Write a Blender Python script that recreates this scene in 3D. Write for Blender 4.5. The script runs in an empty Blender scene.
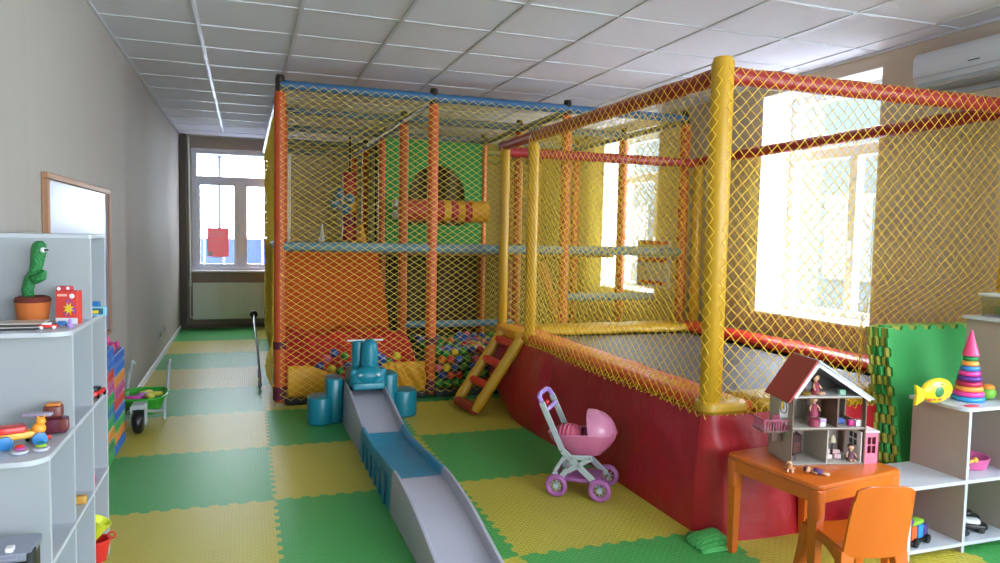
import bpy, bmesh, math, random
from mathutils import Vector, Matrix, Euler, noise
random.seed(7)
PI = math.pi
SC = bpy.context.scene
COL = SC.collection

# ------------------------------------------------------------------ materials
def lin(c):
    if isinstance(c, str):
        c = [int(c[i:i+2], 16)/255 for i in (0, 2, 4)]
    return tuple((x/12.92 if x <= .04045 else ((x+.055)/1.055)**2.4) for x in c) + (1.0,)

MATS = {}
def mat(name, col, rough=.5, metal=0, bump=None, bs=20, bstr=.2, var=0, vs=3, coat=0, vscale=(1, 1, 1), spec=.5, bdist=.01):
    if name in MATS: return MATS[name]
    m = bpy.data.materials.new(name); m.use_nodes = True
    nt = m.node_tree; N = nt.nodes; L = nt.links
    b = N['Principled BSDF']
    b.inputs['Base Color'].default_value = lin(col)
    b.inputs['Roughness'].default_value = rough
    b.inputs['Metallic'].default_value = metal
    b.inputs['Coat Weight'].default_value = coat
    b.inputs['Specular IOR Level'].default_value = spec
    tc = N.new('ShaderNodeTexCoord'); mp = N.new('ShaderNodeMapping')
    L.new(tc.outputs['Object'], mp.inputs['Vector']); mp.inputs['Scale'].default_value = vscale
    if var:
        no = N.new('ShaderNodeTexNoise'); no.inputs['Scale'].default_value = vs; no.inputs['Detail'].default_value = 4
        L.new(mp.outputs['Vector'], no.inputs['Vector'])
        mx = N.new('ShaderNodeMixRGB'); c = lin(col)
        mx.inputs['Color1'].default_value = tuple(max(0, x*(1-var)) for x in c[:3])+(1,)
        mx.inputs['Color2'].default_value = tuple(min(1, x*(1+var)) for x in c[:3])+(1,)
        L.new(no.outputs['Fac'], mx.inputs['Fac']); L.new(mx.outputs['Color'], b.inputs['Base Color'])
    if bump:
        if bump == 'noise':
            t = N.new('ShaderNodeTexNoise'); t.inputs['Scale'].default_value = bs; t.inputs['Detail'].default_value = 3; out = t.outputs['Fac']
        elif bump == 'voronoi':
            t = N.new('ShaderNodeTexVoronoi'); t.inputs['Scale'].default_value = bs; out = t.outputs['Distance']
        elif bump == 'brick':
            t = N.new('ShaderNodeTexBrick'); t.inputs['Scale'].default_value = bs; t.inputs['Mortar Size'].default_value = .09
            t.inputs['Mortar Smooth'].default_value = .6
            t.inputs['Color1'].default_value = (1, 1, 1, 1); t.inputs['Color2'].default_value = (1, 1, 1, 1); t.inputs['Mortar'].default_value = (0, 0, 0, 1)
            t.offset = .5; t.inputs['Brick Width'].default_value = .9; t.inputs['Row Height'].default_value = .5; out = t.outputs['Color']
        elif bump == 'wave':
            t = N.new('ShaderNodeTexWave'); t.inputs['Scale'].default_value = bs; t.inputs['Distortion'].default_value = 2; out = t.outputs['Fac']
        L.new(mp.outputs['Vector'], t.inputs['Vector'])
        bp = N.new('ShaderNodeBump'); bp.inputs['Strength'].default_value = bstr; bp.inputs['Distance'].default_value = bdist
        L.new(out, bp.inputs['Height']); L.new(bp.outputs['Normal'], b.inputs['Normal'])
    MATS[name] = m
    return m

def glass(name, tint=(1, 1, 1), alpha=.92):
    if name in MATS: return MATS[name]
    m = bpy.data.materials.new(name); m.use_nodes = True; nt = m.node_tree; N = nt.nodes; L = nt.links
    N.remove(N['Principled BSDF'])
    tr = N.new('ShaderNodeBsdfTransparent'); tr.inputs['Color'].default_value = tint+(1,)
    gl = N.new('ShaderNodeBsdfGlossy'); gl.inputs['Roughness'].default_value = .05
    mx = N.new('ShaderNodeMixShader'); mx.inputs['Fac'].default_value = 1-alpha
    L.new(tr.outputs[0], mx.inputs[1]); L.new(gl.outputs[0], mx.inputs[2]); L.new(mx.outputs[0], N['Material Output'].inputs['Surface'])
    MATS[name] = m; return m

def paper(name, col):
    m = bpy.data.materials.new(name); m.use_nodes = True; nt = m.node_tree; N = nt.nodes; L = nt.links
    N.remove(N['Principled BSDF'])
    a = N.new('ShaderNodeBsdfDiffuse'); b = N.new('ShaderNodeBsdfTranslucent'); mx = N.new('ShaderNodeMixShader'); mx.inputs['Fac'].default_value = .15
    a.inputs['Color'].default_value = lin(col); b.inputs['Color'].default_value = lin(col)
    L.new(a.outputs[0], mx.inputs[1]); L.new(b.outputs[0], mx.inputs[2]); L.new(mx.outputs[0], N['Material Output'].inputs['Surface'])
    return m

# ------------------------------------------------------------------ mesh builder
class MB:
    def __init__(s): s.v = []; s.f = []
    def add(s, vs, fs):
        o = len(s.v); s.v += [Vector(v) for v in vs]; s.f += [tuple(i+o for i in f) for f in fs]; return s
    def xf(s, M, start=0):
        for i in range(start, len(s.v)): s.v[i] = M @ s.v[i]
        return s
    def box(s, c, d, rz=0, rx=0, ry=0, taper=1.0):
        x, y, z = (k/2 for k in d)
        vs = [Vector((sx*x*(taper if sz < 0 else 1), sy*y*(taper if sz < 0 else 1), sz*z)) for sz in (-1, 1) for sy in (-1, 1) for sx in (-1, 1)]
        R = Euler((rx, ry, rz)).to_matrix()
        vs = [R @ v + Vector(c) for v in vs]
        return s.add(vs, [(0, 2, 3, 1), (4, 5, 7, 6), (0, 1, 5, 4), (2, 6, 7, 3), (0, 4, 6, 2), (1, 3, 7, 5)])
    def bb(s, x0, x1, y0, y1, z0, z1):
        return s.box(((x0+x1)/2, (y0+y1)/2, (z0+z1)/2), (x1-x0, y1-y0, z1-z0))
    def rbox(s, c, d, r, rz=0, n=3, M=None, ch=None):
        # rounded box: vertical edges rounded with radius r and top/bottom chamfered
        x, y, z = (k/2 for k in d); r = min(r, x*.98, y*.98); ch = min(r*.5, z*.6) if ch is None else ch
        rings = []
        for zz, ins in ((-z, ch), (-z+ch, 0), (z-ch, 0), (z-ch*.3, ch*.3), (z, ch)):
            ring = []
            for q, (cx, cy) in enumerate(((x-r, y-r), (-x+r, y-r), (-x+r, -y+r), (x-r, -y+r))):
                for k in range(n+1):
                    a = q*PI/2 + k*PI/2/n; rr = max(r-ins, .0005)
                    ring.append(Vector((cx+rr*math.cos(a), cy+rr*math.sin(a), zz)))
            rings.append(ring)
        s.rings(rings, True, True, Matrix.Translation(c) @ Matrix.Rotation(rz, 4, 'Z') if M is None else M)
        return s
    def rings(s, rings, cap0=True, cap1=True, M=None, closed=True):
        n = len(rings[0]); vs = [v for r in rings for v in r]; fs = []
        if M is not None: vs = [M @ Vector(v) for v in vs]
        for i in range(len(rings)-1):
            for j in range(n if closed else n-1):
                a = i*n+j; b = i*n+(j+1) % n
                fs.append((a, b, b+n, a+n))
        if cap0: fs.append(tuple(range(n-1, -1, -1)))
        if cap1: fs.append(tuple((len(rings)-1)*n+j for j in range(n)))
        return s.add(vs, fs)
    def tube(s, pts, r, n=10, caps=True, rs=None):
        pts = [Vector(p) for p in pts]; rings = []
        prev = None
        for i, p in enumerate(pts):
            if i == 0: t = pts[1]-p
            elif i == len(pts)-1: t = p-pts[i-1]
            else: t = (pts[i+1]-p).normalized()+(p-pts[i-1]).normalized()
            t.normalize()
            if prev is None:
                a = Vector((0, 0, 1)) if abs(t.z) < .9 else Vector((1, 0, 0)); u = t.cross(a).normalized()
            else:
                u = (prev - t*prev.dot(t)).normalized()
            prev = u; w = t.cross(u); rr = rs[i] if rs else r
            rings.append([p+u*rr*math.cos(2*PI*k/n)+w*rr*math.sin(2*PI*k/n) for k in range(n)])
        return s.rings(rings, caps, caps)
    def lathe(s, prof, c=(0, 0, 0), n=16, M=None):
        # prof: list of (r,z)
        rings = [[Vector((max(r, 1e-4)*math.cos(2*PI*k/n), max(r, 1e-4)*math.sin(2*PI*k/n), z)) for k in range(n)] for r, z in prof]
        T = Matrix.Translation(c)
        return s.rings(rings, True, True, T @ M if M is not None else T)
    def ball(s, c, r, n=12, m=8, sc=(1, 1, 1), M=None):
        prof = [(math.sin(PI*i/m)*r, -math.cos(PI*i/m)*r) for i in range(m+1)]
        S = Matrix.Diagonal((sc[0], sc[1], sc[2], 1))
        return s.lathe(prof, c, n, (M @ S) if M is not None else S)
    def prism(s, outline, z0, z1, M=None):
        n = len(outline)
        vs = [Vector((x, y, z0)) for x, y in outline]+[Vector((x, y, z1)) for x, y in outline]
        if M is not None: vs = [M @ v for v in vs]
        fs = [tuple(range(n-1, -1, -1)), tuple(range(n, 2*n))]+[(i, (i+1) % n, (i+1) % n+n, i+n) for i in range(n)]
        return s.add(vs, fs)
    def grid(s, P, nu, nv, thick=None):
        # P(i,j) point fn ; thick: vector offset for solidity
        vs = [Vector(P(i/nu, j/nv)) for j in range(nv+1) for i in range(nu+1)]
        w = nu+1
        fs = [(j*w+i, j*w+i+1, (j+1)*w+i+1, (j+1)*w+i) for j in range(nv) for i in range(nu)]
        if thick:
            t = Vector(thick); o = len(vs); vs += [v+t for v in vs]
            fs += [tuple(reversed([k+o for k in f])) for f in fs[:]]
            for i in range(nu):
                fs.append((i+1, i, i+o, i+1+o)); a = nv*w+i; fs.append((a, a+1, a+1+o, a+o))
            for j in range(nv):
                a = j*w; fs.append((a, a+w, a+w+o, a+o)); a = j*w+nu; fs.append((a+w, a, a+o, a+w+o))
        return s.add(vs, fs)
    def torus(s, c, R, r, n=20, m=8, M=None):
        rings = []
        for i in range(n):
            a = 2*PI*i/n; rings.append([Vector(((R+r*math.cos(2*PI*k/m))*math.cos(a), (R+r*math.cos(2*PI*k/m))*math.sin(a), r*math.sin(2*PI*k/m))) for k in range(m)])
        rings.append(rings[0]); T = Matrix.Translation(c)
        return s.rings([list(x) for x in rings], False, False, T @ M if M is not None else T)

def build(name, mb, m, parent=None, world=False, bevel=0, smooth=False, seg=2, sub=0):
    me = bpy.data.meshes.new(name)
    vs = mb.v
    if parent is not None and world:
        I = parent_world(parent).inverted(); vs = [I @ v for v in vs]
    me.from_pydata([tuple(v) for v in vs], [], mb.f)
    me.validate()
    if not bevel or True:
        bm = bmesh.new(); bm.from_mesh(me)
        bmesh.ops.recalc_face_normals(bm, faces=bm.faces); bm.to_mesh(me); bm.free()
    me.materials.append(m)
    o = bpy.data.objects.new(name, me); COL.objects.link(o)
    if parent is not None: o.parent = parent
    if smooth:
        for p in me.polygons: p.use_smooth = True
        if smooth != 'all':
            me.set_sharp_from_angle(angle=math.radians(40))
    if bevel:
        b = o.modifiers.new('bevel', 'BEVEL'); b.width = bevel; b.segments = seg; b.limit_method = 'ANGLE'; b.angle_limit = math.radians(40)
    if sub:
        q = o.modifiers.new('sub', 'SUBSURF'); q.levels = sub; q.render_levels = sub
    return o

def parent_world(o):
    M = Matrix.Translation(o.location) @ o.rotation_euler.to_matrix().to_4x4() @ Matrix.Diagonal((*o.scale, 1))
    if o.parent is not None: M = parent_world(o.parent) @ M
    return M

def tag(o, label, cat, group=None):
    o['label'] = label; o['category'] = cat
    if group: o['group'] = group
    return o

def thing(name, label, cat, loc=(0, 0, 0), rz=0, group=None):
    o = bpy.data.objects.new(name, None); COL.objects.link(o); o.empty_display_size = .05
    o.location = loc; o.rotation_euler = (0, 0, rz)
    return tag(o, label, cat, group)

def single(name, mb, m, label, cat, group=None, origin=None, **k):
    if origin is not None:
        o_ = Vector(origin); mb.v = [v-o_ for v in mb.v]
    o = build(name, mb, m, **k)
    if origin is not None: o.location = origin
    return tag(o, label, cat, group)

def struct(name, mb, m, parent=None, **k):
    o = build(name, mb, m, parent, **k)
    if parent is None: o['kind'] = 'structure'
    return o

def copy_tree(o, parent=None):
    c = o.copy(); COL.objects.link(c); c.parent = parent
    for ch in list(o.children): copy_tree(ch, c)
    return c

def net(mb, O, U, V, nu, nv, r=.0025, off=None, jit=.0, inside=None, sides=3, seed=0):
    """diamond netting; O origin, U and V the full edge vectors, nu / nv diamonds along each"""
    rnd = random.Random(seed)
    O = Vector(O); U = Vector(U); V = Vector(V); W = U.cross(V).normalized()
    P = {}
    def node(i, j):
        if (i, j) not in P:
            a = i/(2*nu); b = j/(2*nv)
            p = O+U*a+V*b
            if jit: p = p+U.normalized()*rnd.uniform(-jit, jit)+V.normalized()*rnd.uniform(-jit, jit)+W*rnd.uniform(-jit, jit)
            if off: p = p+Vector(off(a, b, p))
            P[i, j] = p
        return P[i, j]
    for j in range(2*nv):
        for i in range(2*nu+1):
            if (i+j) % 2: continue
            for d in (-1, 1):
                k = i+d
                if k < 0 or k > 2*nu: continue
                if inside and not (inside(i/(2*nu), j/(2*nv)) and inside(k/(2*nu), (j+1)/(2*nv))): continue
                p = node(i, j); q = node(k, j+1); t = (q-p).normalized()
                u = t.cross(W).normalized(); w = t.cross(u)
                o = len(mb.v)
                for e in (p, q):
                    for s in range(sides):
                        an = 2*PI*s/sides; mb.v.append(e+u*r*math.cos(an)+w*r*math.sin(an))
                for s in range(sides):
                    s2 = (s+1) % sides; mb.f.append((o+s, o+s2, o+sides+s2, o+sides+s))
    return mb

# ------------------------------------------------------------------ colours
M_wallL = mat('wallpaper_beige', 'a8a29a', .75, bump='noise', bs=30, bstr=.25, var=.05, vs=2.5, vscale=(6, 6, .35))
M_wall = mat('wall_beige', 'c4b5a4', .8, bump='noise', bs=60, bstr=.15)
M_white = mat('white_plastic', 'e6e8ec', .35)
M_lam = mat('white_laminate', 'a3a9ae', .45)
M_edge = mat('shelf_edge_band', 'bfc5ce', .35)
M_tile = mat('ceiling_tile', 'd9d8e2', .8, bump='noise', bs=220, bstr=.35, bdist=.004)
M_tbar = mat('ceiling_bar', 'c4c6cc', .35)
M_green = mat('foam_green', '4cb05a', .4, bump='brick', bs=27, bstr=1, bdist=.03)
M_yel = mat('foam_yellow', 'cfc24a', .4, bump='brick', bs=27, bstr=1, bdist=.03)
M_lino = mat('dark_lino', '5b4638', .5)
M_orange = mat('orange_vinyl', 'c4501e', .45, bump='noise', bs=40, bstr=.2)
M_orsheet = mat('orange_sheet', 'c85000', .8, bump='noise', bs=6, bstr=.3)
M_blue = mat('blue_foam_pad', '56849f', .6, bump='noise', bs=60, bstr=.5)
M_dark = mat('dark_metal', '3c3a34', .4, .6)
M_netP = mat('yellow_net_cord', 'e6cc4c', .6)
M_netT = mat('golden_net_cord', 'e6c238', .55)
M_yvin = mat('yellow_vinyl', 'bd911e', .4, bump='noise', bs=25, bstr=.3)
M_ygold = mat('gold_fabric', 'd99a1f', .55, bump='noise', bs=12, bstr=.5)
M_rvin = mat('red_vinyl_rail', '962428', .35, bump='noise', bs=30, bstr=.3)
M_rpad = mat('red_vinyl_pad', 'd8302c', .32, bump='noise', bs=9, bstr=.5)
M_drape = mat('burgundy_vinyl', 'a81824', .38, bump='noise', bs=5, bstr=.5, bdist=.03)
M_redsheet = mat('red_sheet', 'd42a30', .45, bump='noise', bs=5, bstr=.6, bdist=.03)
M_burg = mat('burgundy_strap', '5e1430', .6)
M_teal = mat('teal_plastic', '0f8296', .32)
M_teal2 = mat('teal_plastic_track', '1683a6', .32)
M_gray = mat('grey_plastic', 'a3a3b0', .42, bump='noise', bs=140, bstr=.1)
M_dgray = mat('dark_grey_rubber', '2e3033', .6)
M_black = mat('black_plastic', '121316', .35)
M_pink = mat('pink_plastic', 'c96f93', .35)
M_purp = mat('mauve_plastic', 'a2609c', .4)
M_lilac = mat('lilac_plastic', 'ae8fe0', .35)
M_lgray = mat('light_grey_plastic', 'a6b0b2', .4)
M_or2 = mat('orange_plastic', 'cc6318', .3, coat=.2)
M_wood = mat('pale_wood', 'a3785a', .5, bump='wave', bs=8, bstr=.2)
M_grn2 = mat('green_plastic', '2f9a2c', .35)
M_rad = mat('radiator_enamel', 'e8eeec', .4)
M_pane = glass('window_glass')

# ------------------------------------------------------------------ room shell
XL, XR, YN, YF, HC = -.874, 4.12, -2.6, 11.0, 2.701
WT = .42
def wall_with_holes(axis, pos0, pos1, a0, a1, z0, z1, holes):
    """axis 'x': wall spans pos0..pos1 in x, runs a0..a1 in y"""
    mb = MB()
    def bx(u0, u1, w0, w1):
        if u1-u0 < 1e-4 or w1-w0 < 1e-4: return
        if axis == 'x': mb.bb(pos0, pos1, u0, u1, w0, w1)
        else: mb.bb(u0, u1, pos0, pos1, w0, w1)
    cur = a0
    for (h0, h1, b, t) in sorted(holes):
        bx(cur, h0, z0, z1); bx(h0, h1, z0, b); bx(h0, h1, t, z1); cur = h1
    bx(cur, a1, z0, z1)
    return mb
ZB = -.03
struct('floor', MB().bb(XL-.2, XR+WT, YN-.2, YF+.3, -.12, -.0135), M_lino)
struct('wall_left', MB().bb(XL-.2, XL, YN-.2, YF+.3, ZB, HC+.1), M_wallL)
WR = [(3.885, 5.10, .78, 2.60), (6.72, 7.97, .79, 2.60), (.4, 1.9, .95, 2.28), (-2.3, -.2, .6, 2.6)]  # last two openings are out of view, sized to light the room
struct('wall_right', wall_with_holes('x', XR, XR+WT, YN-.2, YF+.3, ZB, HC+.1, WR), M_wall)
struct('wall_far', wall_with_holes('y', YF, YF+.3, XL, XR, ZB, HC+.1, [(-.725, .62, .79, 2.53)]), mat('wall_far_taupe', '9a8e84', .8))
struct('wall_near', wall_with_holes('y', YN-.2, YN, XL, XR, ZB, HC+.1, [(.9, 3.9, 1.0, 2.5)]), M_wall)
struct('ceiling', MB().bb(XL, XR, YN, YF, HC+.006, HC+.1), M_tile)
g = MB()
X0, Y0 = -.8885, 4.5212
for i in range(1, 9): g.bb(X0+.6*i-.012, X0+.6*i+.012, YN, YF, HC-.001, HC+.012)
j = -12
while Y0+.6*j < YF:
    y = Y0+.6*j
    if y > YN:
        for i in range(0, 9):
            a = max(XL, X0+.6*i+.012); b = min(XR, X0+.6*(i+1)-.012)
            if b > a: g.bb(a, b, y-.011, y+.011, HC+.0005, HC+.012)
    j += 1
struct('trim_1', g, M_tbar)
struct('trim_2', MB().bb(XL, XL+.02, YN, YF, HC-.012, HC+.004).bb(XR-.02, XR, YN, YF, HC-.012, HC+.004).bb(XL, XR, YF-.02, YF, HC-.012, HC+.004), M_tbar)
struct('baseboard_left', MB().bb(XL, XL+.018, YN, YF, -.013, .055), M_white, bevel=.006)
struct('baseboard_far', MB().bb(XL+.02, XR, YF-.018, YF, -.013, .055), mat('dark_baseboard', '6b625a', .5), bevel=.006)
struct('baseboard_right', MB().bb(XR-.018, XR, YN, YF-.02, -.013, .055), M_white, bevel=.006)
# riser pipe box in the far left corner, dark colour standing in for shade
struct('trim_3', MB().bb(XL+.001, XL+.09, YF-.09, YF-.001, .0, HC), mat('shade_dark_corner_box', '5c5752', .7))

def window_x(n, y0, y1, z0, z1, xf=4.42, split=.5):
    w = bpy.data.objects.new('window_%d' % n, None); COL.objects.link(w); w['kind'] = 'structure'
    w.location = (xf, (y0+y1)/2, z0)
    f = MB(); d = .07
    zt = z1-.50
    f.bb(xf, xf+d, y0, y1, z0, z0+.07).bb(xf, xf+d, y0, y1, z1-.07, z1).bb(xf, xf+d, y0, y0+.07, z0+.07, z1-.07).bb(xf, xf+d, y1-.07, y1, z0+.07, z1-.07)
    ym = y0+(y1-y0)*split
    f.bb(xf, xf+d, y0+.07, y1-.07, zt-.045, zt+.045)
    f.bb(xf, xf+d, ym-.04, ym+.04, z0+.07, zt-.045)
    build('window_frame', f, M_white, w, world=True, bevel=.006)
    build('pane', MB().bb(xf+.03, xf+.036, y0+.06, y1-.06, z0+.06, z1-.06), M_pane, w, world=True)
    build('window_sill', MB().bb(XR-.03, xf, y0+.002, y1-.002, z0-.03+.031, z0+.02), M_white, w, world=True, bevel=.005)
    lin_ = MB().bb(XR+.002, xf, y0+.0005, y0+.006, z0+.02, z1-.0005).bb(XR+.002, xf, y1-.006, y1-.0005, z0+.02, z1-.0005).bb(XR+.002, xf, y0+.006, y1-.006, z1-.006, z1-.0005)
    build('reveal_lining', lin_, M_white, w, world=True)
    build('window_handle', MB().bb(xf-.03, xf, ym-.012, ym+.012, z0+.5, z0+.62), M_white, w, world=True, bevel=.004)
for n, (y0, y1, z0, z1) in enumerate(WR): window_x(n+2, y0, y1, z0, z1, split=.42)
w = bpy.data.objects.new('window_1', None); COL.objects.link(w); w['kind'] = 'structure'; w.location = (-.05, YF+.1, .79)
f = MB(); yf = YF+.07; d = .07; x0, x1, z0, z1 = -.725, .62, .79, 2.53
f.bb(x0, x1, yf, yf+d, z0, z0+.07).bb(x0, x1, yf, yf+d, z1-.07, z1).bb(x0, x0+.07, yf, yf+d, z0+.07, z1-.07).bb(x1-.07, x1, yf, yf+d, z0+.07, z1-.07)
f.bb(x0+.07, x1-.07, yf, yf+d, 2.07, 2.15).bb(-.12, -.03, yf, yf+d, z0+.07, 2.07)
for a, b in ((-.655, -.12), (-.03, .55)):
    f.bb(a, b, yf-.01, yf+.05, z0+.07, z0+.12).bb(a, b, yf-.01, yf+.05, 2.02, 2.07).bb(a, a+.045, yf-.01, yf+.05, z0+.12, 2.02).bb(b-.045, b, yf-.01, yf+.05, z0+.12, 2.02)
build('window_frame', f, mat('frame_lavender', 'e4e9fb', .35), w, world=True, bevel=.005)
build('pane', MB().bb(x0+.05, x1-.05, yf+.03, yf+.036, z0+.05, z1-.05), M_pane, w, world=True)
build('window_sill', MB().bb(x0+.002, x1-.002, YF-.06, yf, z0+.0005, z0+.028), M_white, w, world=True, bevel=.005)
build('window_handle', MB().bb(-.085, -.06, yf-.05, yf, 1.38, 1.52), M_white, w, world=True, bevel=.004)
w6 = build('window_6', MB().bb(.9, 3.9, YN-.12, YN-.06, 1.0, 1.08).bb(.9, 3.9, YN-.12, YN-.06, 2.42, 2.5).bb(2.36, 2.44, YN-.12, YN-.06, 1.08, 2.42).bb(.9, .98, YN-.12, YN-.06, 1.08, 2.42).bb(3.82, 3.9, YN-.12, YN-.06, 1.08, 2.42), M_white); w6['kind'] = 'structure'  # out-of-view window added to light the room from behind the camera

# outside the far window: blue fence, canopy and post
out = MB()
for k in range(26): out.bb(-4+.33*k, -4+.33*k+.31, 14.0, 14.03, -.8, 1.24)
single('blue_fence', out, mat('blue_fence_paint', '22366e', .7), 'blue panel fence outside the far window', 'fence', origin=(0, 14, -.8))
cp = thing('canopy', 'metal canopy grid seen through the top pane of the far window', 'canopy', (0, 13.2, 2.4))
c1 = MB()
for k in range(3): c1.bb(-3, 3.5, 12.6+.45*k, 12.68+.45*k, 2.60+.02*k, 2.69+.02*k)
build('rail', c1, mat('canopy_metal', '222d4c', .4), cp, world=True)
c1 = MB()
for k in range(16): c1.bb(-3+.42*k, -2.96+.42*k, 12.55, 13.7, 2.72, 2.76)
build('rafter', c1, mat('canopy_metal', '222d4c', .4), cp, world=True)
build('post', MB().bb(-.45, -.40, 13.1, 13.15, -.8, 2.64), mat('canopy_post', '2c3038', .5), cp, world=True)
single('yard', MB().bb(-14, 16, 11.35, 30, -.9, -.8).bb(4.6, 16, -8, 11.35, -.9, -.8), mat('light_bounce_paving', 'b9bcc2', .8), 'yard outside the windows, made pale to bounce light indoors', 'ground')  # ground kept pale so it bounces light up to the ceiling
ob = thing('view_dimming_building', 'added grey green building across the yard, dims the view through the side windows', 'building', (12.5, 20, -.8))  # added to hold down the brightness seen through the side windows
build('facade', MB().bb(12, 13, 7, 34, -.8, 6.2), mat('facade_grey_green', '303a3c', .8), ob, world=True)
for k in range(2, 9):
    o = build('window', MB().bb(11.94, 12.01, -2+4.4*k, -.6+4.4*k, .6, 2.4), mat('far_window_frame', '464e50', .5), ob, world=True)
    build('pane', MB().bb(11.92, 11.94, -1.9+4.4*k, -.7+4.4*k, .7, 2.3), mat('far_window_glass', '2a3438', .3), o, world=True)

# ------------------------------------------------------------------ foam floor tiles
def tooth_line(p, q, n, amp, flip):
    """square-toothed line from p to q"""
    p = Vector(p); q = Vector(q); t = (q-p); L = t.length; t = t/L; w = Vector((-t.y, t.x))*flip
    pts = []
    for k in range(n):
        a0 = (k+.0)/n; s = 1 if k % 2 else -1
        e = .005
        pts.append(p+t*L*(a0+e/1)+w*amp*s*(1 if 0 < k < n-1 else 0))
        pts.append(p+t*L*((k+1)/n-e/1)+w*amp*s*(1 if 0 < k < n-1 else 0))
    return pts
S = .9796; FX = .1382; FY = 5.7851
xs = [XL+.02]+[FX+S*k for k in range(0, 5)]; xs[-1] = XR-.02
ys = [YN+.02]+[FY-S*k for k in range(7, -6, -1)]; ys = [y for y in ys if y < YF-.1]+[YF-.02]
vline = {}; hline = {}
rowname = {}
def row_desc(j):
    n = len(ys)-1
    k = n-1-j
    return ['against the radiator wall', 'second from the radiator wall', 'third from the radiator wall', 'fourth from the radiator wall', 'fifth from the radiator wall',
            'level with the front posts of the play frame', 'just in front of the play frame', 'level with the teal track section', 'level with the doll pram', 'nearest row around the orange table', 'behind the orange chair', 'nearer than the chair', 'near the back of the room', 'far behind', 'last row'][min(k, 14)]
coldesc = ['along the grey wall', 'column under the toy ride track', 'column left of the red trampoline', 'column under the trampoline and table', 'column under the white shelf by the windows']
for j in range(len(ys)-1):
    for i in range(len(xs)-1):
        x0, x1, y0, y1 = xs[i], xs[i+1], ys[j], ys[j+1]
        if y1 < .5: continue
        if i >= 2 and y0 > 5.9: continue
        if i >= 3 and y0 > 3.0: continue
        nx = 20 if i else 20
        def L(p, q):
            horiz = abs(p[1]-q[1]) < 1e-6
            border = (horiz and (p[1] in (ys[0], ys[-1]))) or ((not horiz) and p[0] in (xs[0], xs[-1]))
            if border: return [Vector(p)]
            return [Vector(p)]+tooth_line(p, q, 22, .011, 1)
        b = L((x0, y0), (x1, y0)); r = L((x1, y0), (x1, y1))
        t = L((x0, y1), (x1, y1)); l = L((x0, y0), (x0, y1))
        outl = b+r+[Vector((x1, y1))]+list(reversed(t))[0:-1]+[Vector((x0, y1))]+list(reversed(l))[0:-1]
        ol = []
        for p in outl:
            if not ol or (p-ol[-1]).length > 1e-5: ol.append(p)
        jj = round((FY-y1)/S)
        yellow = (i+jj) % 2 == 0
        if jj < -4: yellow = (i+jj) % 2 == 0
        mb = MB(); mb.prism([(p.x-x0, p.y-y0) for p in ol], -.0134, 0)
        o = build('foam_floor_tile', mb, M_yel if yellow else M_green)
        o.location = (x0, y0, 0)
        tag(o, '%s foam floor tile, %s, %s' % ('yellow' if yellow else 'green', row_desc(j), coldesc[i]), 'floor tile', 'interlocking foam floor tiles')

# ------------------------------------------------------------------ trampoline
TX0, TX1, TY0, TY1, TZ = 2.07, 4.0, 2.85, 5.82, .60
tr = thing('trampoline', 'netted rectangular trampoline with burgundy skirt, red rails and yellow posts', 'trampoline', (3.03, 4.27, 0))
def post(mb, x, y, z0, z1, r): mb.lathe([(r*.75, z0), (r, z0+.02), (r, z1-.03), (r*.8, z1)], (x, y, 0), 16)
for (x, y, r, zt) in ((TX0, TY0, .052, 2.225), (TX0, 5.80, .040, 2.15), (TX0, 5.16, .043, 2.10), (TX1, TY0, .05, 2.2), (TX1, TY1, .045, 2.14)):
    m = MB(); post(m, x, y, .57 if y < 3 else .3, zt, r); build('post', m, M_yvin, tr, world=True, smooth=True)
for a, b in (((TX0, TY0, 2.145), (TX0, 5.87, 2.15)), ((TX0, TY0, 2.145), (TX1, TY0, 2.145)), ((TX1, TY0, 2.14), (TX1, TY1, 2.12)), ((TX0, TY1, 2.10), (TX1, TY1, 2.10))):
    a = Vector(a); b = Vector(b); n = 24; pts = []; rs = []
    for k in range(n+1):
        p = a.lerp(b, k/n); pts.append(p); rs.append(.042+.0025*math.sin(k*2.1)+.001*math.sin(k*5))
    build('top_rail', MB().tube(pts, .04, 14, rs=rs), M_rvin, tr, world=True, smooth=True)
def wr(p, s=3.0, a=.01): return a*noise.noise(Vector(p)*s)
def padstrip(a, b, wid, inward, m, nm='safety_pad', z=TZ):
    a = Vector(a); b = Vector(b); inw = Vector(inward); nu = 30
    prof = [(-.03, -.05), (-.03, .0), (-.015, .022), (.03, .03), (wid*.5, .028), (wid-.03, .02), (wid, -.01), (wid, -.035)]
    rings = []
    for k in range(nu+1):
        p = a.lerp(b, k/nu)
        rings.append([p+inw*u+Vector((0, 0, z+w+wr(p+inw*u, 6, .008))) for u, w in prof])
    mb = MB(); mb.rings(rings, True, True)
    return build(nm, mb, m, tr, world=True, smooth='all')
padstrip((TX0, TY0-.02, 0), (TX0, 5.79, 0), .24, (1, 0, 0), mat('orange_red_pad', 'd4502a', .35, bump='noise', bs=9, bstr=.5))
padstrip((TX0+.24, TY0+.0, 0), (TX1-.22, TY0, 0), .22, (0, 1, 0), M_yvin)
padstrip((TX1, TY0, 0), (TX1, TY1, 0), .24, (-1, 0, 0), M_rpad)
padstrip((TX0+.24, TY1, 0), (TX1-.24, TY1, 0), .28, (0, -1, 0), M_yvin)
build('jump_mat', MB().bb(TX0+.30, TX1-.30, TY0+.28, TY1-.32, .545, .553), mat('trampoline_weave', '4a4b52', .38, bump='noise', bs=300, bstr=.2), tr, world=True)
build('spring_skirt', MB().bb(TX0+.02, TX1-.02, TY0+.02, TY1-.02, .50, .535), M_black, tr, world=True)
build('yellow_corner_pad', MB().rbox((2.13, 2.85, TZ-.0), (.25, .14, .06), .05), M_yvin, tr, world=True, smooth=True)
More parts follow.
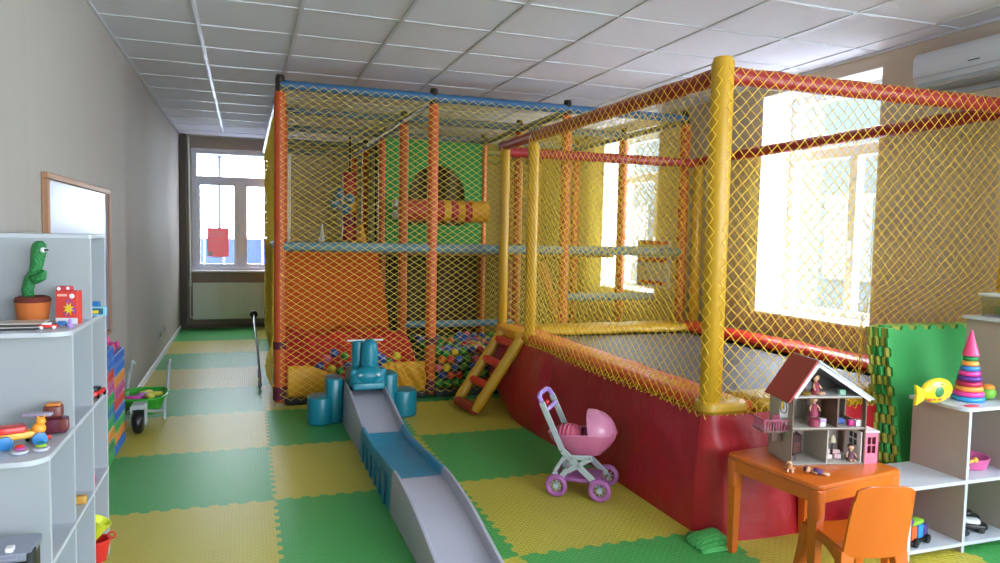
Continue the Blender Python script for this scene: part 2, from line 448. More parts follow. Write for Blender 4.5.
# entrance lip between the two back posts
build('entry_pad', MB().rbox((2.06, 5.48, TZ+.0), (.16, .52, .09), .04), M_ygold, tr, world=True, smooth=True)
# skirt
top = [(TX1, 2.80), (3.5, 2.80), (3.0, 2.80), (2.6, 2.80), (2.25, 2.80), (2.12, 2.80), (2.06, 2.81), (2.025, 2.84), (2.02, 2.90), (2.02, 3.3), (2.02, 3.8), (2.02, 4.4), (2.02, 4.885), (2.02, 5.3), (2.02, 5.62), (2.03, 5.80), (2.07, 5.84), (2.2, 5.845), (3.0, 5.845), (TX1, 5.845)]
bot = [(TX1, 2.735), (3.5, 2.735), (3.0, 2.73), (2.6, 2.70), (2.3, 2.69), (2.13, 2.705), (2.07, 2.745), (2.01, 2.84), (2.0, 2.93), (1.996, 3.33), (1.99, 3.8), (1.93, 4.398), (1.90, 4.885), (1.94, 5.25), (1.965, 5.56), (2.03, 5.76), (2.10, 5.83), (2.25, 5.855), (3.0, 5.855), (TX1, 5.855)]
def samp(P, t):
    x = t*(len(P)-1); i = min(int(x), len(P)-2); f = x-i
    p0 = P[max(i-1, 0)]; p1 = P[i]; p2 = P[i+1]; p3 = P[min(i+2, len(P)-1)]
    r = []
    for c in (0, 1):
        a, b, cc, dd = p0[c], p1[c], p2[c], p3[c]
        r.append(.5*((2*b)+(-a+cc)*f+(2*a-5*b+4*cc-dd)*f*f+(-a+3*b-3*cc+dd)*f**3))
    return r
def skirtP(u, v):
    a = samp(top, u); b = samp(bot, u)
    x = a[0]+(b[0]-a[0])*v; y = a[1]+(b[1]-a[1])*v; z = TZ-.03-(TZ-.03)*v
    n = noise.noise(Vector((x*2.2+5, y*2.2, z*1.6)))*.035+noise.noise(Vector((x*5, y*5, z*3+9)))*.012
    k = math.sin(v*PI)**.5 if 0 < v < 1 else 0
    lift = 0
    if y > 5.15 and x < 2.3: lift = min(1, (y-5.15)/.4)*.10
    z = z+lift*v
    dx = -1 if x < 2.06 and y > 2.88 else 0; dy = -1 if y < 2.9 else 0
    if x < 2.2 and y < 2.95: dx = dy = -.5
    nrm = abs(n)*k
    return (x+dx*nrm+(-.05 if (dx and y > 4.6) else 0)*k, y+dy*nrm*.6, z)
build('skirt', MB().grid(skirtP, 190, 14), M_drape, tr, world=True, smooth='all')
# nets
def dent(a, b, p):
    if p.x > 2.9 and p.z < 1.2:
        s = min(1, (p.x-2.9)/.15)*min(1, (1.2-p.z)/.2); return (0, .13*s, 0)
    return (0, .012*noise.noise(p*2), 0)
def wob(a, b, p): return (.015*noise.noise(p*2), .015*noise.noise(p*2+Vector((5, 0, 0))), 0)
CU = .062
m = net(MB(), (TX0-.01, TY0-.062, .575), (TX1-TX0+.02, 0, 0), (0, 0, 1.60), round(1.94/CU), round(1.63/CU), .002, dent, .003, seed=1)
build('net_panel', m, M_netT, tr, world=True)
m = net(MB(), (TX0-.055, TY0-.05, .55), (0, 2.33, 0), (0, 0, 1.62), round(2.33/.07), round(1.64/CU), .002, wob, .003, seed=2)
build('net_panel', m, M_netT, tr, world=True)
m = net(MB(), (TX1+.05, TY0, .58), (0, TY1-TY0, 0), (0, 0, 1.56), round(2.85/.07), round(1.56/.07), .0017, wob, .003, seed=3)
build('net_panel', m, M_netT, tr, world=True)
m = net(MB(), (TX0, TY1+.05, .58), (TX1-TX0, 0, 0), (0, 0, 1.54), round(1.93/.08), round(1.54/.07), .0017, wob, .003, seed=4)
build('net_panel', m, M_netT, tr, world=True)
# loose lacing over the left pad
m = net(MB(), (TX0-.06, TY0, .565), (0, 2.3, 0), (.13, 0, .085), 60, 3, .0022, None, .008, seed=5)
build('net_lacing', m, M_netT, tr, world=True)
m = net(MB(), (TX0+.02, TY0-.06, .565), (1.0, 0, 0), (0, .08, .085), 26, 2, .0022, None, .008, seed=6)
build('net_lacing', m, M_netT, tr, world=True)

# ladder to the trampoline
ld = thing('ladder', 'soft yellow ladder with red rungs leaning on the trampoline entrance', 'ladder', (1.6, 5.37, 0))
A0, A1 = Vector((1.60, 5.53, .045)), Vector((1.985, 5.56, .60))
B0, B1 = Vector((1.65, 5.20, .045)), Vector((1.985, 5.13, .60))
for a, b in ((A0, A1), (B0, B1)):
    pts = [a.lerp(b, k/12) for k in range(13)]
    build('rail', MB().tube(pts, .04, 14, rs=[.035]+[.043+.002*math.sin(k*2.3) for k in range(11)]+[.036]), M_yvin, ld, world=True, smooth=True)
for k, t in enumerate((.02, .33, .62, .9)):
    a = A0.lerp(A1, t); b = B0.lerp(B1, t)
    build('rung', MB().tube([a, b], .034 if k else .042, 12), M_rpad if k else M_rvin, ld, world=True, smooth=True)

# ------------------------------------------------------------------ play frame
pf = thing('indoor_play_frame', 'two storey netted soft play frame with orange posts and blue beams', 'play structure', (2.1, 8.3, 0))
PX = [.25, 1.48, 2.70, 3.93]; PY = [5.95, 7.15, 8.35, 9.6, 10.7]
for j, y in enumerate(PY):
    for i, x in enumerate(PX):
        if i == 0 and j: x = .325
        m = MB(); n = 30
        m.tube([(x, y, .03+2.44*k/n) for k in range(n+1)], .045, 12, rs=[.038]+[.046+.0015*math.sin(k*1.9+i+j) for k in range(n-1)]+[.04])
        p = build('post', m, M_orange, pf, world=True, smooth=True)
        build('post_clamp', MB().lathe([(.032, 2.46), (.036, 2.5), (.036, 2.57), (.03, 2.60)], (x, y, 0), 12), M_dark, p, world=True, smooth=True)
        if j == 0:
            build('strap', MB().lathe([(.05, .045), (.051, .05), (.051, .15), (.05, .155)], (x, y, 0), 14), M_burg, p, world=True)
            build('strap', MB().lathe([(.05, .455), (.051, .46), (.051, .51), (.05, .515)], (x, y, 0), 14), M_burg, p, world=True)
def beam(a, b, m=M_blue, r=.038, nm='beam'):
    a = Vector(a); b = Vector(b); n = max(4, int((b-a).length/.06))
    return build(nm, MB().tube([a.lerp(b, k/n) for k in range(n+1)], r, 12, rs=[r+.0018*math.sin(k*2.7) for k in range(n+1)]), m, pf, world=True, smooth=True)
M_bl2 = mat('blue_roof_pad', '35648c', .5, bump='noise', bs=40, bstr=.4)
M_foil = mat('grey_roof_pad', '5e6a72', .35, bump='noise', bs=40, bstr=.5)
for y in PY:
    for i in range(3): beam((PX[i], y, 2.525), (PX[i+1], y, 2.525), M_bl2, nm='roof_beam')
for x in PX:
    for j in range(4): beam((x, PY[j], 2.50), (x, PY[j+1], 2.50), M_foil, .033, nm='roof_beam')
M_bl3 = mat('deck_beam_pad', '587f8e', .6, bump='noise', bs=60, bstr=.5)
for i in range(3): beam((PX[i], 5.95, 1.27), (PX[i+1], 5.95, 1.27), M_bl3, .04, 'deck_beam')
for y in (7.15,):
    for i in range(3): beam((PX[i], y, 1.24), (PX[i+1], y, 1.24), M_bl3, .038, 'deck_beam')
for x in (PX[0], PX[2], PX[3]): beam((x, 5.95, 1.27), (x, 7.15, 1.27), M_bl3, .036, 'deck_beam')
beam((PX[1], 7.15, .474), (PX[2], 7.15, .474), M_blue, .035, 'lower_beam')
beam((PX[2], 5.95, .845), (3.62, 5.95, .845), M_bl3, .036, 'lower_beam')
for x in PX[:3]:
    pass
build('base_beam', MB().bb(.29, 1.44, 5.91, 5.99, .0, .065), M_dgray, pf, world=True, bevel=.02)
build('base_beam', MB().bb(1.52, 2.66, 5.91, 5.99, .0, .065), M_dgray, pf, world=True, bevel=.02)
build('deck', MB().bb(.30, 3.88, 7.2, 10.65, 1.17, 1.235), mat('deck_vinyl', '8a5a2a', .5), pf, world=True, bevel=.01)
# orange sheet below the deck with a curved right edge
ol = [(.30, .06), (1.36, .06), (1.34, .5), (1.31, .72), (1.26, .95), (1.235, 1.10), (1.225, 1.21), (.30, 1.21)]
build('orange_sheet', MB().prism(ol, -.012, .012, Matrix(((1, 0, 0, 0), (0, 0, -1, 7.13), (0, 1, 0, 0), (0, 0, 0, 1)))), M_orsheet, pf, world=True)
build('lower_shade_sheet', MB().grid(lambda u, v: (1.50+2.4*u, 8.40+.03*math.sin(u*40), .02+1.15*v), 60, 3, (0, .02, 0)), mat('brown_shade_sheet', '46311f', .8), pf, world=True, smooth='all')  # dark sheet standing in for the shade below the deck
build('upper_shade_sheet', MB().grid(lambda u, v: (1.50+1.18*u, 8.95+.03*math.sin(u*30), 1.24+1.22*v), 60, 3, (0, .02, 0)), mat('olive_shade_sheet', '4c3c22', .8), pf, world=True, smooth='all')  # dark sheet added for the shade inside the arch opening
# green panel with an arched opening
T8 = Matrix(((1, 0, 0, 0), (0, 0, -1, 8.33), (0, 1, 0, 0), (0, 0, 0, 1)))
arch = []
cx, rz_, zb = 2.124, .345, 1.83
outer = [(1.50, 1.27), (2.68, 1.27), (2.68, 2.48), (1.50, 2.48)]
mb = MB()
K = 14
arc = [(cx+rz_*math.cos(PI*k/K), zb+rz_*1.08*math.sin(PI*k/K)) for k in range(K+1)]
mb.bb(1.50, cx-rz_, 8.315, 8.345, 1.27, 2.48).bb(cx+rz_, 2.68, 8.315, 8.345, 1.27, 2.48).bb(cx-rz_, cx+rz_, 8.315, 8.345, 1.27, 1.5)
for k in range(K):
    (xa, za), (xb, zb2) = arc[k], arc[k+1]
    mb.prism([(xb, zb2), (xa, za), (xa, 2.48), (xb, 2.48)], -.015, .015, T8)
build('arch_panel', mb, mat('green_fabric', '1f8a38', .6), pf, world=True)
# upper beige backing between rows
# striped roller
rc = [(.0, 'c8443a'), (.30, 'e0a02a'), (.40, 'c02838'), (.48, 'e0a02a'), (.56, 'c02838'), (.64, 'e0a02a'), (.72, 'c02838'), (.80, 'e0a02a')]
xr0, xr1 = 1.60, 2.62; zr = 1.655
ends = [c[0] for c in rc[1:]]+[1.0]
ro = build('roller', MB().tube([(xr0, 7.95, zr), (xr1, 7.95, zr)], .10, 18), mat('roller_core', 'b04838', .5), pf, world=True, smooth=True)
for (a, c), b in zip(rc, ends):
    build('roller_band', MB().tube([(xr0+(xr1-xr0)*a+.002, 7.95, zr), (xr0+(xr1-xr0)*b-.002, 7.95, zr)], .125, 18), mat('roller_'+c, c, .45), ro, world=True, smooth=True)
for dz in (-.06, .06):
    build('roller_end', MB().ball((xr0-.05, 7.93, zr+dz), .055, 12, 8, (.6, 1, 1)), M_lgray, ro, world=True, smooth='all')
# printed vinyl panel by the window side
pp = build('printed_panel', MB().bb(3.89, 3.91, 6.10, 6.70, .90, 1.375), mat('pale_blue_vinyl', 'dce4ee', .5), pf, world=True)
mm = MB()
for z in (.93, 1.16, 1.33): mm.bb(3.884, 3.889, 6.12, 6.68, z, z+.035)
build('red_stripe', mm, M_rpad, pp, world=True)
# gold front sheet with a notch and red sloping liner
def goldP(u, v):
    x = .31+1.12*u
    topz = .315-.13*max(0, 1-abs(x-.80)/.32)
    z = .06+(topz-.06)*v
    y = 5.925-.02*math.sin(v*PI)
    if x > 1.05: y += .03*math.sin(x*80+z*30+2*math.sin(x*17))*math.sin(v*PI)
    return (x, y, z)
build('gold_sheet', MB().grid(goldP, 110, 8, (0, .008, 0)), M_ygold, pf, world=True, smooth='all')
def redP(u, v):
    x = .30+1.13*u; y = 6.06+.95*v
    z = .13+.33*min(1, v*1.6)+.045*noise.noise(Vector((x*4, y*5, 2)))+.02*math.sin(x*23+y*8)
    return (x, y, z)
build('red_liner', MB().grid(redP, 60, 20, (0, 0, -.012)), M_redsheet, pf, world=True, smooth='all')
# nets
cu, cv = .083, .053
def nw(a, b, p): return (0, .012*noise.noise(p*1.7), .012*noise.noise(p*1.1+Vector((3, 0, 0))))
for i in range(3):
    L_ = PX[i+1]-PX[i]
    m = net(MB(), (PX[i], 5.895, .05), (L_, 0, 0), (0, 0, 2.47), round(L_/cu), round(2.47/cv), .0021, nw, .002, seed=20+i)
    build('net_panel', m, M_netP, pf, world=True)
def nl(a, b, p):
    k = 0
    if p.z < .5: k = -.09*math.exp(-((p.z-.22)/.16)**2)*math.exp(-((p.y-6.45)/.6)**2)
    return (k+.012*noise.noise(p*1.5), 0, 0)
m = net(MB(), (.243, 5.93, .06), (0, 4.75, 0), (0, 0, 2.45), round(4.75/.07), round(2.45/cv), .0026, nl, .004, seed=30)
build('net_panel', m, M_netP, pf, world=True)
m = net(MB(), (3.98, 5.93, .06), (0, 4.75, 0), (0, 0, 2.45), round(4.75/.07), round(2.45/cv), .0026, nl, .004, seed=31)
build('net_panel', m, M_netP, pf, world=True)
for x, ya, yb in ((2.70, 5.95, 8.35),):
    m = net(MB(), (x, ya, 1.27 if x < 2 else .1), (0, yb-ya, 0), (0, 0, 1.2 if x < 2 else 2.38), round((yb-ya)/.07), round((1.2 if x < 2 else 2.38)/cv), .0024, nw, .003, seed=int(x*10))
    build('net_panel', m, M_netP, pf, world=True)
m = net(MB(), (.25, 10.75, .06), (3.7, 0, 0), (0, 0, 2.42), 46, 44, .0016, nw, .004, seed=33)
build('net_panel', m, M_netP, pf, world=True)
m = net(MB(), (.25, 5.95, 2.485), (3.68, 0, 0), (0, 4.75, 0), 30, 36, .0008, nw, .003, seed=34)
build('roof_net', m, M_netP, pf, world=True)

# things inside the frame
hb = thing('punching_bag', 'red and yellow punching bag hanging on the upper deck', 'punching bag', (1.13, 8.5, 1.30))
for k, (z0, z1, c) in enumerate(((1.30, 1.47, 'b8283a'), (1.47, 1.62, '8f2a4a'), (1.62, 1.78, 'd9a030'), (1.78, 1.92, 'c04030'), (1.92, 2.08, 'b8283a'))):
    build('bag_section', MB().lathe([(.07, z0), (.08, z0+.02), (.08, z1-.02), (.07, z1)], (1.13, 8.5, 0), 14), mat('bag_'+c, c, .5), hb, world=True, smooth=True)
build('strap', MB().tube([(1.13, 8.5, 2.08), (1.13, 8.5, 2.49)], .012, 8), M_dark, hb, world=True)
pw = MB()
for k in range(4):
    a = k*PI/2+.4; pw.ball((1.03+.09*math.cos(a), 8.36, 1.74+.09*math.sin(a)), .06, 10, 8)
single('paddle_wheel', pw, mat('slate_blue_plastic', '4a7f9c', .5), 'slate blue four lobed spinner beside the punching bag', 'toy', origin=(1.03, 8.36, 1.65), smooth='all')
single('white_cone', MB().lathe([(.045, 1.236), (.04, 1.25), (.02, 1.40), (.008, 1.48)], (.82, 8.5, 0), 12), M_white, 'slim white cone standing on the upper deck', 'cone', origin=(.82, 8.5, 1.236), smooth=True)
single('orange_cone', MB().lathe([(.08, 1.236), (.075, 1.25), (.035, 1.42), (.01, 1.50)], (1.22, 8.2, 0), 12), mat('orange_cone', 'd98a2c', .5), 'small orange cone standing on the upper deck', 'cone', origin=(1.22, 8.2, 1.236), smooth=True)
single('pink_tube', MB().tube([(2.818, 7.6, .02), (2.815, 7.6, 1.12)], .04, 10), mat('pink_foam', 'd0407a', .6), 'tall pink foam tube standing behind the trampoline posts', 'foam tube', origin=(2.818, 7.6, 0), smooth=True)
single('slide_tube', MB().tube([(3.33, 7.3, .25), (3.25, 7.3, .49), (3.04, 7.3, 1.11)], .05, 10), mat('orange_foam', 'd8683a', .6), 'orange foam roll sloping under the play frame beam', 'foam roll', origin=(3.33, 7.3, .2), smooth=True)

# ------------------------------------------------------------------ ball pit
BC = {'red': ('red', 'c83236'), 'blue': ('blue', '1f5fb8'), 'green': ('green', '1f8f3c'), 'yellow': ('yellow', 'd8bf2c'), 'orange': ('orange', 'e07a2c'), 'dark_blue': ('navy blue', '1c3f8c'), 'pink': ('pink', 'd85a80')}
protos = {}
br = .036
for c, (nm, hx) in BC.items():
    me = bpy.data.meshes.new('pit_ball_'+c); mb = MB().ball((0, 0, 0), br, 14, 9)
    me.from_pydata([tuple(v) for v in mb.v], [], mb.f)
    for p in me.polygons: p.use_smooth = True
    me.materials.append(mat('ball_'+c, hx, .28)); protos[c] = me
keys = ['blue', 'green', 'red', 'blue', 'green', 'yellow', 'orange', 'dark_blue', 'pink', 'green', 'blue']
def pit_ball(x, y, z, where, c=None):
    c = c or random.choice(keys)
    o = bpy.data.objects.new('pit_ball', protos[c]); COL.objects.link(o); o.location = (x, y, z)
    o.rotation_euler = (random.random()*3, random.random()*3, 0)
    tag(o, '%s plastic ball %s' % (BC[c][0], where), 'ball', '%s balls %s' % (BC[c][0], where))
R_ = random.Random(3)
W1 = 'in the heap behind the ladder, inside the netted pit'
for r in range(4):
    for k in range(15):
        x = 1.57+k*.0755+(r % 2)*.036
        if x > 2.64: continue
        pit_ball(x, 5.985+.012*R_.random()+r*.012, .103+r*.066, W1, ['green', 'green', 'dark_blue', 'red', 'green'][R_.randrange(5)] if r < 2 else None)
for a in range(13):
    for k in range(14):
        x = 1.57+k*.079+(a % 2)*.038
        if x > 2.64: continue
        y = 6.075+a*.079
        z = .335+.055*noise.noise(Vector((x*4, y*4, 0)))+.01*a/13+.02*R_.random()
        pit_ball(x, y, z, W1)
bed = MB()
bed.grid(lambda u, v: (1.53+1.12*u, 6.06+1.02*v, .06+.235*(1 if 0 < u < 1 and 0 < v < 1 else .0)), 30, 26)
b2 = single('ball_pit_filling', bed, mat('ball_fill', '1f5a3a', .5, bump='voronoi', bs=14, bstr=1, bdist=.05, var=.6, vs=12), 'lower layers of coloured balls filling the netted pit', 'balls', origin=(2.1, 6.55, .05))
b2['kind'] = 'stuff'
W2 = 'in the notch of the gold sheet behind the toy car'
for (x, z, c) in ((.565, .315, 'dark_blue'), (.62, .375, 'pink'), (.68, .42, 'blue'), (.66, .29, 'yellow'), (.72, .335, 'red'), (.765, .39, 'green'), (.73, .27, 'green'), (.79, .31, 'dark_blue'), (1.03, .39, 'blue'), (1.075, .36, 'blue'), (1.08, .30, 'dark_blue'), (1.13, .33, 'green'), (1.20, .375, 'yellow'), (1.10, .25, 'green'), (.86, .34, 'red'), (.93, .31, 'blue'), (.98, .25, 'orange')):
    pit_ball(x, 5.985+.02*R_.random(), z-.02, W2, c)

# ------------------------------------------------------------------ toy ride track
tk = thing('ride_track', 'grey and teal plastic up and down ride track sloping to the floor', 'toy track', (.81, 4.0, 0))
prof = [(5.50, .30), (5.35, .30), (5.2, .296), (5.05, .280), (4.86, .249), (4.65, .205), (4.48, .176), (4.3, .165), (4.12, .168), (3.95, .178), (3.8, .190), (3.57, .203), (3.49, .212), (3.35, .21), (3.26, .203), (3.1, .19), (2.95, .165), (2.75, .122), (2.5, .075), (2.3, .045)]
def pz(y):
    for (a, za), (b, zb_) in zip(prof, prof[1:]):
        if b <= y <= a: return za+(zb_-za)*(a-y)/(a-b)
    return prof[-1][1]
def track_section(y0, y1, m, n, xl=.672, xr=.950):
    rings = []
    for k in range(n+1):
        y = y0+(y1-y0)*k/n; z = pz(y); fl = max(.012, z-.045)
        w = .024; dx = (5.4-y)*.006
        A = xl+dx; B = xr+dx
        rings.append([Vector(p) for p in ((A-.012, y, .001), (A, y, z-.008), (A+.006, y, z), (A+w-.006, y, z), (A+w, y, z-.008), (A+w+.006, y, fl+.004), (A+w+.018, y, fl), (B-w-.018, y, fl), (B-w-.006, y, fl+.004), (B-w, y, z-.008), (B-w+.006, y, z), (B-.006, y, z), (B, y, z-.008), (B+.012, y, .001))])
    return MB().rings(rings)
build('upper_ramp', track_section(5.50, 4.48, M_gray, 26), M_gray, tk, world=True, smooth=True)
o = build('hump_section', track_section(4.48, 3.49, M_teal2, 26), M_teal2, tk, world=True, smooth=True)
for k in range(6):
    y = 4.33-k*.14; build('side_rib', MB().box((.6635, y, pz(y)*.40), (.010, .045, pz(y)*.8)), M_teal2, tk, world=True, bevel=.005)
build('lower_ramp', track_section(3.49, 2.3, M_gray, 26), M_gray, tk, world=True, smooth=True)
# side steps
for sx in (-1, 1):
    xc = .81
    if sx < 0: xo = (.415, .60); xi = (.545, .668); yc = 5.33
    else: xo = (1.04, 1.235); xi = (.962, 1.085); yc = 5.42
    m = MB()
    m.rbox(((xo[0]+xo[1])/2, yc, .1), (xo[1]-xo[0], .24, .2), .09, n=6, ch=.014)
    m.rbox(((xi[0]+xi[1])/2, yc+.03, .165), (xi[1]-xi[0], .22, .33), .05, n=5, ch=.014)
    build('side_step', m, M_teal, tk, world=True, smooth=True)
# ride-on car
cr = thing('ride_on_car', 'teal ride-on toy car parked at the top of the ride track', 'toy car', (.82, 5.27, .255))
m = MB(); m.rbox((0, -.02, .085), (.26, .34, .13), .06, n=5); m.ball((0, -.14, .115), .115, 16, 10, (1, .62, .62))
body = build('body', m, M_teal, cr, smooth=True)
build('bumper', MB().rbox((0, -.185, .05), (.23, .05, .05), .02), M_teal, body, smooth=True)
build('nose_column', MB().lathe([(.066, .10), (.062, .2), (.058, .31), (.050, .345), (.034, .362), (.012, .37)], (.02, -.08, 0), 16), M_teal, cr, smooth=True)
build('seat_back', MB().rbox((-.045, .0, .23), (.10, .08, .24), .035), M_teal, cr, smooth=True)
build('steering_bar', MB().tube([(-.13, -.01, .352), (.13, -.01, .352)], .006, 8), M_white, cr, smooth=True)
for sx in (-1, 1):
    for y in (-.1, .11):
        build('wheel', MB().lathe([(.02, -.02), (.052, -.018), (.056, 0), (.052, .018), (.02, .02)], (sx*.108, y, .057), 16, Matrix.Rotation(PI/2, 4, 'Y')), M_black, cr, smooth=True)
    build('fender', MB().rbox((sx*.10, -.12, .14), (.06, .1, .05), .025), M_teal, cr, smooth=True)
    e = build('eye', MB().ball((sx*.06-.0, -.198, .128), .011, 10, 8, (1.5, .5, .9)), M_white, cr, smooth='all')
    build('pupil', MB().ball((sx*.056, -.203, .126), .005, 8, 6, (1, .5, 1)), M_black, e, smooth='all')

# ------------------------------------------------------------------ doll pram
pr = thing('doll_pram', 'pink and grey toy doll pram with purple wheels by the trampoline skirt', 'toy pram', (1.645, 3.565, 0), math.radians(-37))
W_ = .135
for sy in (-1, 1):
    y = sy*W_*.86
    m = MB()
    def bar(a, b, w=.024, t=.014, mm=None):
        a = Vector(a); b = Vector(b); d_ = b-a; ang = math.atan2(d_.z, d_.x)
        (mm or m).box((a+b)/2, (d_.length, t, w), ry=-ang)
    bar((-.10, y, .50), (.02, y, .25), .032); bar((.02, y, .25), (.225, y, .075), .034)
    bar((-.005, y, .075), (.05, y, .15), .03); bar((.05, y, .14), (.18, y, .225), .028); bar((.03, y, .215), (.18, y, .225), .026)
    bar((-.01, y, .09), (-.02, y, .13), .03); bar((-.02, y, .13), (.03, y, .215), .02)
    build('side_frame', m, M_lgray, pr, bevel=.004)
    for x, nm in ((-.005, 'rear'), (.228, 'front')):
        wy = sy*W_
        Mx = Matrix.Rotation(PI/2, 4, 'X')
        wl = build('wheel', MB().torus((x, wy, .062), .047, .015, 24, 8, Mx), M_purp, pr, smooth='all')
        hb_ = MB().lathe([(.014, -.012), (.016, 0), (.014, .012)], (x, wy, .062), 10, Mx)
        for k in range(8):
            a = k*PI/4; hb_.tube([(x, wy, .062), (x+.036*math.cos(a), wy, .062+.036*math.sin(a))], .0035, 5)
        build('spokes', hb_, M_lgray, wl, smooth=True)
build('axle', MB().tube([(-.005, -W_, .062), (-.005, W_, .062)], .007, 8).tube([(.228, -W_, .062), (.228, W_, .062)], .007, 8), M_purp, pr, smooth=True)
build('basket', MB().rbox((.11, 0, .09), (.2, .2, .025), .02), M_purp, pr, smooth=True)
build('handle', MB().tube([(-.10, -W_*.86, .50), (-.115, -W_*.8, .525), (-.122, -W_*.5, .535), (-.122, W_*.5, .535), (-.115, W_*.8, .525), (-.10, W_*.86, .50)], .013, 10), M_lilac, pr, smooth=True)
build('cross_grip', MB().tube([(-.08, -W_*.86, .45), (-.05, 0, .48), (-.08, W_*.86, .45)], .012, 10), M_lilac, pr, smooth=True)
# bassinet shell
def bas(u, v):
    a = u*2*PI; ca, sa = math.cos(a), math.sin(a)
    k = .55+.45*math.sin(v*PI/2)
    return (.105+.185*ca*k, .105*sa*k, .215+.115*v+.015*ca*v)
build('bassinet', MB().grid(bas, 28, 8).add([bas(i/28, 0) for i in range(28)], [tuple(range(28))]), M_pink, pr, smooth='all')
build('rim', MB().tube([bas(i/28, 1) for i in range(29)], .008, 8), M_pink, pr, smooth='all')
def hood(u, v):
    th = u*PI  # across
    ph = v*1.35   # sweep from front rim up
    x = .115+.18*math.cos(ph); r = .108
    zc = .40+.02
    return (x-.0, r*math.cos(th)*(1 if v > 0 else 1), zc+(.0+.165*math.sin(th))*(.35+.65*math.sin(.35+ph)))
def hood2(u, v):
    # quarter ellipsoid: rib angle from horizontal (front) to nearly vertical
    a = v*1.75; th = u*PI
    y = .108*math.cos(th); rr = math.sin(th)
    return (.155+.135*math.cos(a)*rr, y, .335+.125*math.sin(a)*rr)
build('hood', MB().grid(hood2, 20, 12), mat('pink_hood', 'd085a8', .3), pr, smooth='all')
bl = MB(); bl.ball((.03, 0, .315), .085, 14, 8, (1, .95, .62))
build('blanket', bl, mat('striped_pink_cloth', 'd0607c', .7, bump='wave', bs=14, bstr=.6), pr, smooth='all')
build('red_button', MB().ball((-.085, -.06, .49), .014, 8, 6), M_rpad, pr, smooth='all')

# ------------------------------------------------------------------ left wall: whiteboard, sockets, radiator, poster
wb = thing('whiteboard', 'wood framed whiteboard hanging on the grey wall behind the shelf', 'whiteboard', (XL+.015, 4.57, .69))
build('board', MB().bb(XL+.004, XL+.016, 3.80, 5.34, .71, 1.61), mat('whiteboard_surface', '858ea8', .3), wb, world=True)
fr = MB().bb(XL+.001, XL+.03, 3.78, 5.37, 1.605, 1.635).bb(XL+.001, XL+.03, 3.78, 5.37, .69, .72).bb(XL+.001, XL+.03, 3.78, 3.81, .72, 1.605).bb(XL+.001, XL+.03, 5.34, 5.37, .72, 1.605)
build('frame', fr, M_wood, wb, world=True, bevel=.004)
for k, y in enumerate((8.37, 8.82)):
    s_ = thing('wall_socket', ['round white wall socket nearer the whiteboard', 'round white wall socket nearer the radiator'][k], 'socket', (XL, y, .27), 0, 'sockets on the grey wall')
    build('plate', MB().lathe([(.05, 0), (.05, .008), (.035, .014)], (0, 0, 0), 18, Matrix.Rotation(PI/2, 4, 'Y')), M_lam, s_, smooth=True)
    build('well', MB().lathe([(.024, .012), (.024, .0165)], (0, 0, 0), 14, Matrix.Rotation(PI/2, 4, 'Y')), M_dgray, s_)
rd = thing('radiator', 'white ribbed panel radiator under the far window', 'radiator', (-.1, 10.93, .12))
m = MB().bb(-.70, .52, 10.915, 10.935, .13, .63)
for k in range(31): m.bb(-.69+.0395*k, -.69+.0395*k+.022, 10.905, 10.915, .14, .62)
build('panel', m, M_rad, rd, world=True, bevel=.003)
build('top_grille', MB().bb(-.70, .52, 10.905, 10.98, .63, .645), M_rad, rd, world=True, bevel=.004)
build('side_panel', MB().bb(-.705, -.698, 10.905, 10.98, .13, .64), M_rad, rd, world=True)
build('valve', MB().tube([(-.74, 10.94, .60), (-.74, 10.94, .68)], .02, 10), M_white, rd, world=True, smooth=True)
build('pipe', MB().tube([(-.74, 10.94, .60), (-.74, 10.94, .16), (-.70, 10.94, .16)], .01, 8).tube([(-.74, 10.94, .68), (-.74, 10.97, .72), (-.755, 10.975, 2.68)], .012, 8), M_rad, rd, world=True, smooth=True)
ps = thing('poster', 'pink notice with white lettering taped to the far window', 'poster', (-.38, 11.0, 1.0))
PY_ = YF+.053
build('sheet', MB().bb(-.525, -.235, PY_, PY_+.003, 1.01, 1.42), paper('poster_pink', 'ffb4be'), ps, world=True)
t = MB(); rr = random.Random(5)
for row, (z, h, n) in enumerate(((1.34, .03, 5), (1.285, .045, 6), (1.23, .012, 9), (1.20, .012, 9), (1.15, .008, 10), (1.12, .008, 10), (1.09, .008, 8))):
    x = -.50
    for k in range(n):
        wd = .24/n
        t.bb(x, x+wd*.28, PY_-.002, PY_, z, z+h)
        if k % 2: t.bb(x+wd*.28, x+wd*.75, PY_-.002, PY_, z+h*.4, z+h*.6)
        else: t.bb(x+wd*.28, x+wd*.75, PY_-.002, PY_, z+h*.8, z+h)
        x += wd
t.bb(-.515, -.45, PY_-.002, PY_, 1.02, 1.085); t.bb(-.44, -.29, PY_-.0, PY_+.003, .995, 1.01)
build('lettering', t, M_white, ps, world=True)

# air conditioner
ac = thing('air_conditioner', 'white wall mounted air conditioner high above the windows', 'air conditioner', (4.01, 3.02, 2.34))
prof_ = [(4.118, 2.355), (3.96, 2.355), (3.915, 2.40), (3.905, 2.45), (3.905, 2.53), (3.93, 2.56), (4.118, 2.56)]
Myz = Matrix(((1, 0, 0, 0), (0, 0, 1, 0), (0, 1, 0, 0), (0, 0, 0, 1)))
build('casing', MB().prism(prof_, 2.56, 3.46, Myz), mat('ac_casing', 'bfc0c8', .4), ac, world=True, bevel=.008, smooth=True)
build('air_flap', MB().box((3.93, 3.01, 2.372), (.07, .84, .006), ry=-.7), M_lam, ac, world=True)
build('seam', MB().bb(3.903, 3.906, 2.57, 3.45, 2.405, 2.409), mat('seam_grey', '9a9ca4', .5), ac, world=True)
build('badge', MB().bb(3.9025, 3.905, 3.02, 3.09, 2.44, 2.446), M_dgray, ac, world=True)
